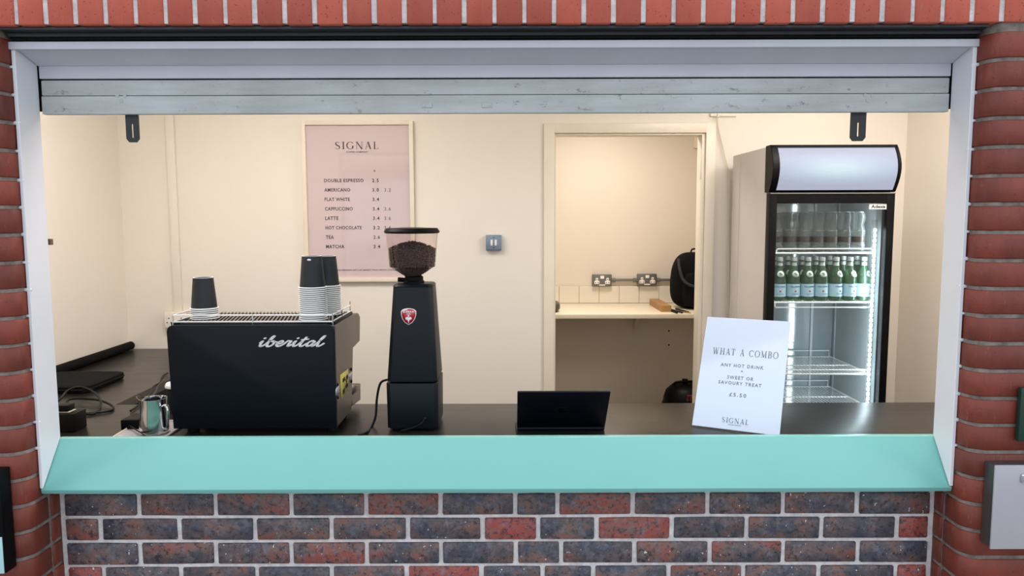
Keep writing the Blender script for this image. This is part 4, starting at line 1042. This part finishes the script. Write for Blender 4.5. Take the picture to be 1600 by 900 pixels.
# ---------------------------------------------------------------- laptop
LY = 2.475; lx0, lx1 = P(808, 672, LY).x, P(945, 672, LY).x; lw_ = lx1 - lx0; lc = (lx0 + lx1) / 2
lp = thing('laptop', 'open dark laptop seen from behind its lid on the worktop', 'laptop', (lc, LY + .1, ZW))
obj('base', MB().box(lx0, lx1, LY, LY + .215, ZW + .002, ZW + .012, bev=.004), M_LAP, lp)
obj('keyboard', MB().box(lx0 + .02, lx1 - .02, LY + .03, LY + .12, ZW + .012, ZW + .0135, bev=.001), M_CABLE, lp)
obj('trackpad', MB().box(lc - .06, lc + .06, LY + .135, LY + .205, ZW + .012, ZW + .0128), M_LAP, lp)
ztop = P(880, 607, LY - .06).z; lid_h = .213
dzl = ztop - (ZW + .012); tl = math.acos(min(1, dzl / lid_h)) * .92
lid = MB().box(-lw_ / 2, lw_ / 2, -.003, .003, 0, lid_h, bev=.0028, seg=2)
MT = Matrix.Translation((lc, LY + .003, ZW + .012)) @ Matrix.Rotation(tl, 4, 'X')
for v in lid.bm.verts: v.co = MT @ v.co
ld = obj('lid', lid, M_LAP, lp)
scn = MB().box(-lw_ / 2 + .006, lw_ / 2 - .006, .003, .0036, .010, lid_h - .006)
for v in scn.bm.verts: v.co = MT @ v.co
obj('screen', scn, M_CABLE, ld)
ap = [(.015 * math.cos(a_) * (1 - .10 * math.exp(-((math.degrees(a_) - 90) / 14) ** 2)), .016 * math.sin(a_) * (1 - .22 * math.exp(-((math.degrees(a_) - 90) / 16) ** 2) - .08 * math.exp(-((math.degrees(a_) - 270) / 16) ** 2))) for a_ in [R(k * 12) for k in range(30)]]
ap = [(x, y) if not (x > .0105 and -.006 < y < .008) else (.0115 - .0035 * math.cos(y / .007 * 1.5), y) for x, y in ap]
leaf = [(.000, .0165), (.001, .021), (.0055, .0255), (.0055, .0215), (.003, .018)]
mk = MB().flat([ap, leaf], lambda x, y, d_: tuple(MT @ Vector((x, -.003 - d_, lid_h * .52 + y))), .0003)
obj('emblem', mk, mat('dark_mirror', rgb(8, 8, 12), .06, metal=.6, var=0), ld)
tag(obj('charging_cable', MB().tube([on(811, 668, ZW + .006), P(806, 655, 2.60) - Vector((0, 0, .01)), on(806, 668, ZW + .004), on(808, 676, ZW + .004)], .002, 6, 5), M_CABLE), 'thin black charging cable at the side of the laptop', 'cable')

# ---------------------------------------------------------------- combo sign, leaning back in a stand
BLc, BRc = Vector((.6268, 2.5240, ZW + .004)), Vector((.8856, 2.3922, ZW + .004))
TLc = Vector((.7163, 2.7145, 1.2600))
sw_ = (BRc - BLc).length; hdS = (BRc - BLc).normalized()
sg = thing('counter_sign', 'white glossy card sign with grey offer lettering standing on the worktop', 'sign', ((BLc + BRc) / 2).to_tuple())
upS = TLc - BLc; upS = (upS - hdS * upS.dot(hdS)); SH = upS.length; upS.normalize()
nS = hdS.cross(upS); nS = nS if nS.y < 0 else -nS; nS.normalize()
def sgn(x, y, d_): return tuple(BLc + hdS * x + upS * y + nS * d_)
m = MB(); t = bmesh.new(); vs_ = [t.verts.new(sgn(x, y, d_)) for d_ in (0, -.004) for x, y in ((0, 0), (sw_, 0), (sw_, SH), (0, SH))]
t.faces.new(vs_[:4]); t.faces.new(vs_[7:3:-1])
for i in range(4): t.faces.new((vs_[i], vs_[4 + i], vs_[4 + (i + 1) % 4], vs_[(i + 1) % 4]))
bmesh.ops.recalc_face_normals(t, faces=t.faces[:]); bmesh.ops.bevel(t, geom=t.edges[:], offset=.001, segments=1, affect='EDGES'); m.add(t)
cd = obj('card', m, M_SIGN, sg)
t = MB()
for x0_ in (.02, sw_ - .03):
    p0 = Vector(sgn(x0_, .01, -.004)); p1 = Vector(sgn(x0_, SH * .55, -.004)); foot = Vector((p1.x + .03, p1.y + .07, ZW + .003))
    t.tube([p1, foot, p0], .002, 6)
obj('easel_strut', t, M_CHROME, sg)
def srow(poly, fx0, fx1, fy0_, fy1_): return fit(poly, fx0 * sw_, fx1 * sw_, fy0_ * SH, fy1_ * SH)
obj('lettering', MB().flat(srow(serif('WHAT A COMBO', .22), .13, .90, .652, .715), sgn), M_INKG, cd)
obj('lettering', MB().flat(srow(serif('SIGNAL', .22), .345, .645, .057, .103), sgn), M_INKG, cd)
lt = MB()
for s_, a_, b_, c_, d__ in (('ANY HOT DRINK', .245, .745, .548, .578), ('+', .49, .515, .508, .525), ('SWEET OR', .34, .645, .440, .470), ('SAVOURY TREAT', .245, .745, .390, .420), ('£5.50', .39, .585, .288, .320)):
    obj('lettering', MB().flat(srow(sans(s_, 1.3, .008), a_, b_, c_, d__), sgn), M_INKG, cd)
obj('lettering', MB().flat(srow(sans('COFFEE COMPANY', 1.2, 0), .42, .57, .040, .048), sgn), M_INKG, cd)

# ---------------------------------------------------------------- left end of the worktop
a, b = on(110, 584, ZW), on(200, 541, ZW)
X0 = WX0 + .028
tag(obj('foam_tube', MB().tube([(X0, 3.10, ZW + .024), (X0, 3.5, ZW + .024), (X0 + .002, 3.8, ZW + .024), (X0, YB - .035, ZW + .024)], .023, 14), M_FAB), 'long black tube lying on the worktop along the wall', 'tube')
xs0, xs1 = -2.115, on(177, 592, ZW + .02).x; y0s, y1s = on(120, 616, ZW).y, on(150, 583, ZW + .02).y
t = thing('laptop_sleeve', 'flat black padded laptop sleeve lying on the worktop', 'sleeve', ((xs0 + xs1) / 2, (y0s + y1s) / 2, ZW))
obj('pouch', MB().blob(((xs0 + .02 + xs1) / 2, (y0s + y1s) / 2, ZW + .016), ((xs1 - xs0 - .02) / 2, (y1s - y0s) / 2, .016), .22, 40, 10), M_FAB, t)
obj('zip', MB().tube([(xs0 + .05, y0s, ZW + .016), (xs1 - .03, y0s, ZW + .016), (xs1, y0s + .03, ZW + .016), (xs1, y1s - .03, ZW + .016)], .0025, 6), M_CABLE, t)
cz_ = ZW + .006
def wp(lst, z=cz_): return [on(u, v, z) for u, v in lst]
lift = lambda L_, hs: [Vector((p.x, p.y, p.z + h_)) for p, h_ in zip(L_, hs)]
tag(obj('looped_cable', MB().tube(lift(wp([(70, 636), (92, 634), (106, 622), (125, 616), (147, 620), (158, 633), (150, 645), (132, 647), (112, 641), (104, 634), (112, 628), (150, 629), (172, 634), (177, 639), (165, 643), (128, 648), (100, 660)]), [0, .02, .03, .03, .02, .01, 0, 0, 0, .004, .012, .012, .005, 0, 0, .004, .02]), .0045, 8, 5), M_CABLE), 'black cable coiled in loops beside the laptop sleeve', 'cable')
t = thing('extension_block', 'black extension lead block with pale top at the near worktop corner', 'extension lead', on(95, 672, ZW).to_tuple())
e1 = on(117, 676, ZW); 
obj('block', MB().box(e1.x - .22, e1.x, e1.y, e1.y + .075, ZW, ZW + .065, bev=.005), M_CABLE, t)
obj('face_plate', MB().box(e1.x - .21, e1.x - .026, e1.y + .018, e1.y + .060, ZW + .065, ZW + .067, bev=.001), M_CPLAS, t)
obj('plug', MB().box(e1.x - .075, e1.x - .03, e1.y + .018, e1.y + .06, ZW + .068, ZW + .09, bev=.004), M_CABLE, t)
e2 = on(184, 675, ZW); e3 = on(213, 675, ZW)
t = thing('power_brick', 'small black square power adapter in front of the milk jug', 'adapter', ((e2.x + e3.x) / 2, e2.y + .05, ZW))
obj('case', MB().box(e2.x, e3.x - .002, e2.y + .02, e2.y + .115, ZW, ZW + .036, bev=.004), M_BLACK, t)
obj('top_recess', MB().box(e2.x + .01, e3.x - .012, e2.y + .03, e2.y + .105, ZW + .036, ZW + .0366), M_CABLE, t)
tag(obj('thin_lead', MB().tube(lift(wp([(200, 669), (207, 672), (214, 676), (221, 682), (230, 688)]), [.012, .010, .008, .012, .010]), .0025, 6, 5), M_CABLE), 'thin black lead running from the power adapter round the milk jug', 'cable')
tag(obj('twin_cable', MB().tube(wp([(262, 583), (254, 588), (250, 598), (240, 604), (236, 614), (228, 624), (214, 635), (204, 642)]), .004, 8, 5), M_CABLE), 'black cable lying on the worktop behind the milk jug', 'cable')
tag(obj('side_cable', MB().tube(wp([(263, 590), (257, 594), (247, 603), (243, 613), (234, 622), (226, 632), (221, 645), (217, 655)], cz_ + .009), .0035, 8, 5), mat('brown_cable', rgb(40, 32, 28), .5, var=0)), 'dark brown cable crossing the worktop towards the milk jug', 'cable')
# bread-bin style shallow tray with metal rim
tx0, tx1, ty0, ty1 = on(181, 681, ZW).x, mx0 - .008, on(200, 682, ZW).y - .02, on(217, 659, ZW + .01).y
t = thing('glass_tray', 'shallow tray with thin pale metal rim under the milk jug', 'tray', ((tx0 + tx1) / 2, ty0, ZW))
ta, tb, tc_, td = on(176, 686, ZW), on(218, 660, ZW), Vector((mx0 - .004, on(218, 660, ZW).y + .0, ZW)), Vector((mx0 - .004, on(176, 686, ZW).y, ZW))
obj('tray_base', MB().prism([(p_.x, p_.y) for p_ in (ta, tb, tc_, td)], 'Z', ZW + .0005, ZW + .004), M_STEEL, t)
obj('tray_rim', MB().tube([Vector((p_.x, p_.y, ZW + .006)) for p_ in (ta, tb, tc_, td)], .003, 6, closed=True), M_CPLAS, t)
# milk jug
jy = on(243, 682, ZW + .005).y + .045; jx = cxu(240.5, jy, ZW + .07); jz = ZW + .005; jh = on(0, 0, 0) and (P(243, 622, jy + .0).z - jz)
jg = thing('milk_jug', 'polished steel milk jug standing on the tray beside the coffee machine', 'jug', (jx, jy, jz))
pr = [(0, .001), (.042, 0), (.047, .004), (.0475, .02), (.044, jh * .62), (.041, jh * .80), (.043, jh), (.0415, jh), (.0395, jh * .8), (.0425, jh * .6), (.045, .02), (.04, .006), (0, .005)]
jm = MB().lathe(pr, (0, 0, 0), 40)
for v in jm.bm.verts:
    if v.co.z > jh * .75:
        k = (v.co.z - jh * .75) / (jh * .25); a_ = math.atan2(v.co.y, v.co.x); s_ = math.exp(-((abs(a_) - math.pi) / .35) ** 2) * k
        v.co.x -= .014 * s_; v.co.z += .006 * s_
    v.co += Vector((jx, jy, jz))
obj('jug_body', jm, M_CHROME, jg)
obj('handle', MB().tube([(jx + .040, jy - .02, jz + jh * .80), (jx + .052, jy - .026, jz + jh * .84), (jx + .060, jy - .03, jz + jh * .72), (jx + .059, jy - .03, jz + jh * .35), (jx + .052, jy - .026, jz + jh * .18), (jx + .043, jy - .02, jz + jh * .16)], .0042, 8, 5), M_CHROME, jg)
# small latch by the left jamb
q = P(76.5, 378, 2.165)
t = thing('wall_latch', 'small brown metal latch on the edge of the opening beside the white lining', 'latch', (q.x, 2.165, q.z))
obj('latch_plate', MB().box(q.x - .02, q.x + .007, 2.1605, 2.175, q.z - .009, q.z + .009, bev=.002), mat('brown_metal', rgb(120, 98, 82), .4, metal=.3, var=0), t)

# ---------------------------------------------------------------- outside fittings on the pillars
x0 = P(1551, 790, YF - .045).x; zA, zB = P(1560, 857, YF - .05).z, P(1560, 729, YF - .05).z
t = thing('steel_box', 'brushed steel wall box fixed low on the brick pillar near the fridge', 'box', (x0 + .15, YF, zA))
obj('casing', MB().box(x0, x0 + .30, YF - .045, YF - .002, zA, zB, bev=.002), mat('box_side', rgb(84, 80, 80), .4, metal=.5, var=.05), t)
fc = obj('front_plate', MB().box(x0 - .002, x0 + .302, YF - .050, YF - .045, zA - .002, zB + .003, bev=.001), M_STEEL, t)
q = P(1601, 747, YF - .05); obj('lock', MB().box(q.x - .012, q.x + .012, YF - .056, YF - .050, q.z - .012, q.z + .012, bev=.004), M_CHROME, fc)
x0 = P(1594, 640, YF - .02).x; zA, zB = P(1594, 691, YF - .02).z, P(1594, 606, YF - .02).z
t = thing('green_sign_box', 'dark green rounded plate on the pillar just above the steel box', 'sign', (x0 + .1, YF, zA))
obj('plate', MB().box(x0, x0 + .2, YF - .020, YF - .002, zA, zB, bev=.008), M_GREEN, t)
x1_ = P(3, 800, YF - .045).x; zA, zB = P(3, 897, YF - .05).z, P(3, 738, YF - .05).z
t = thing('cyan_panel_box', 'pale cyan faced box at the edge of the brick pillar by the laptop sleeve', 'box', (x1_ - .15, YF, zA))
obj('casing', MB().box(x1_ - .30, x1_, YF - .045, YF - .002, zA, zB, bev=.002), M_BLACK, t)
obj('face', MB().box(x1_ - .298, x1_ - .004, YF - .048, YF - .045, zA, zA + (zB - zA) * .36, bev=.001), M_CYAN, t)
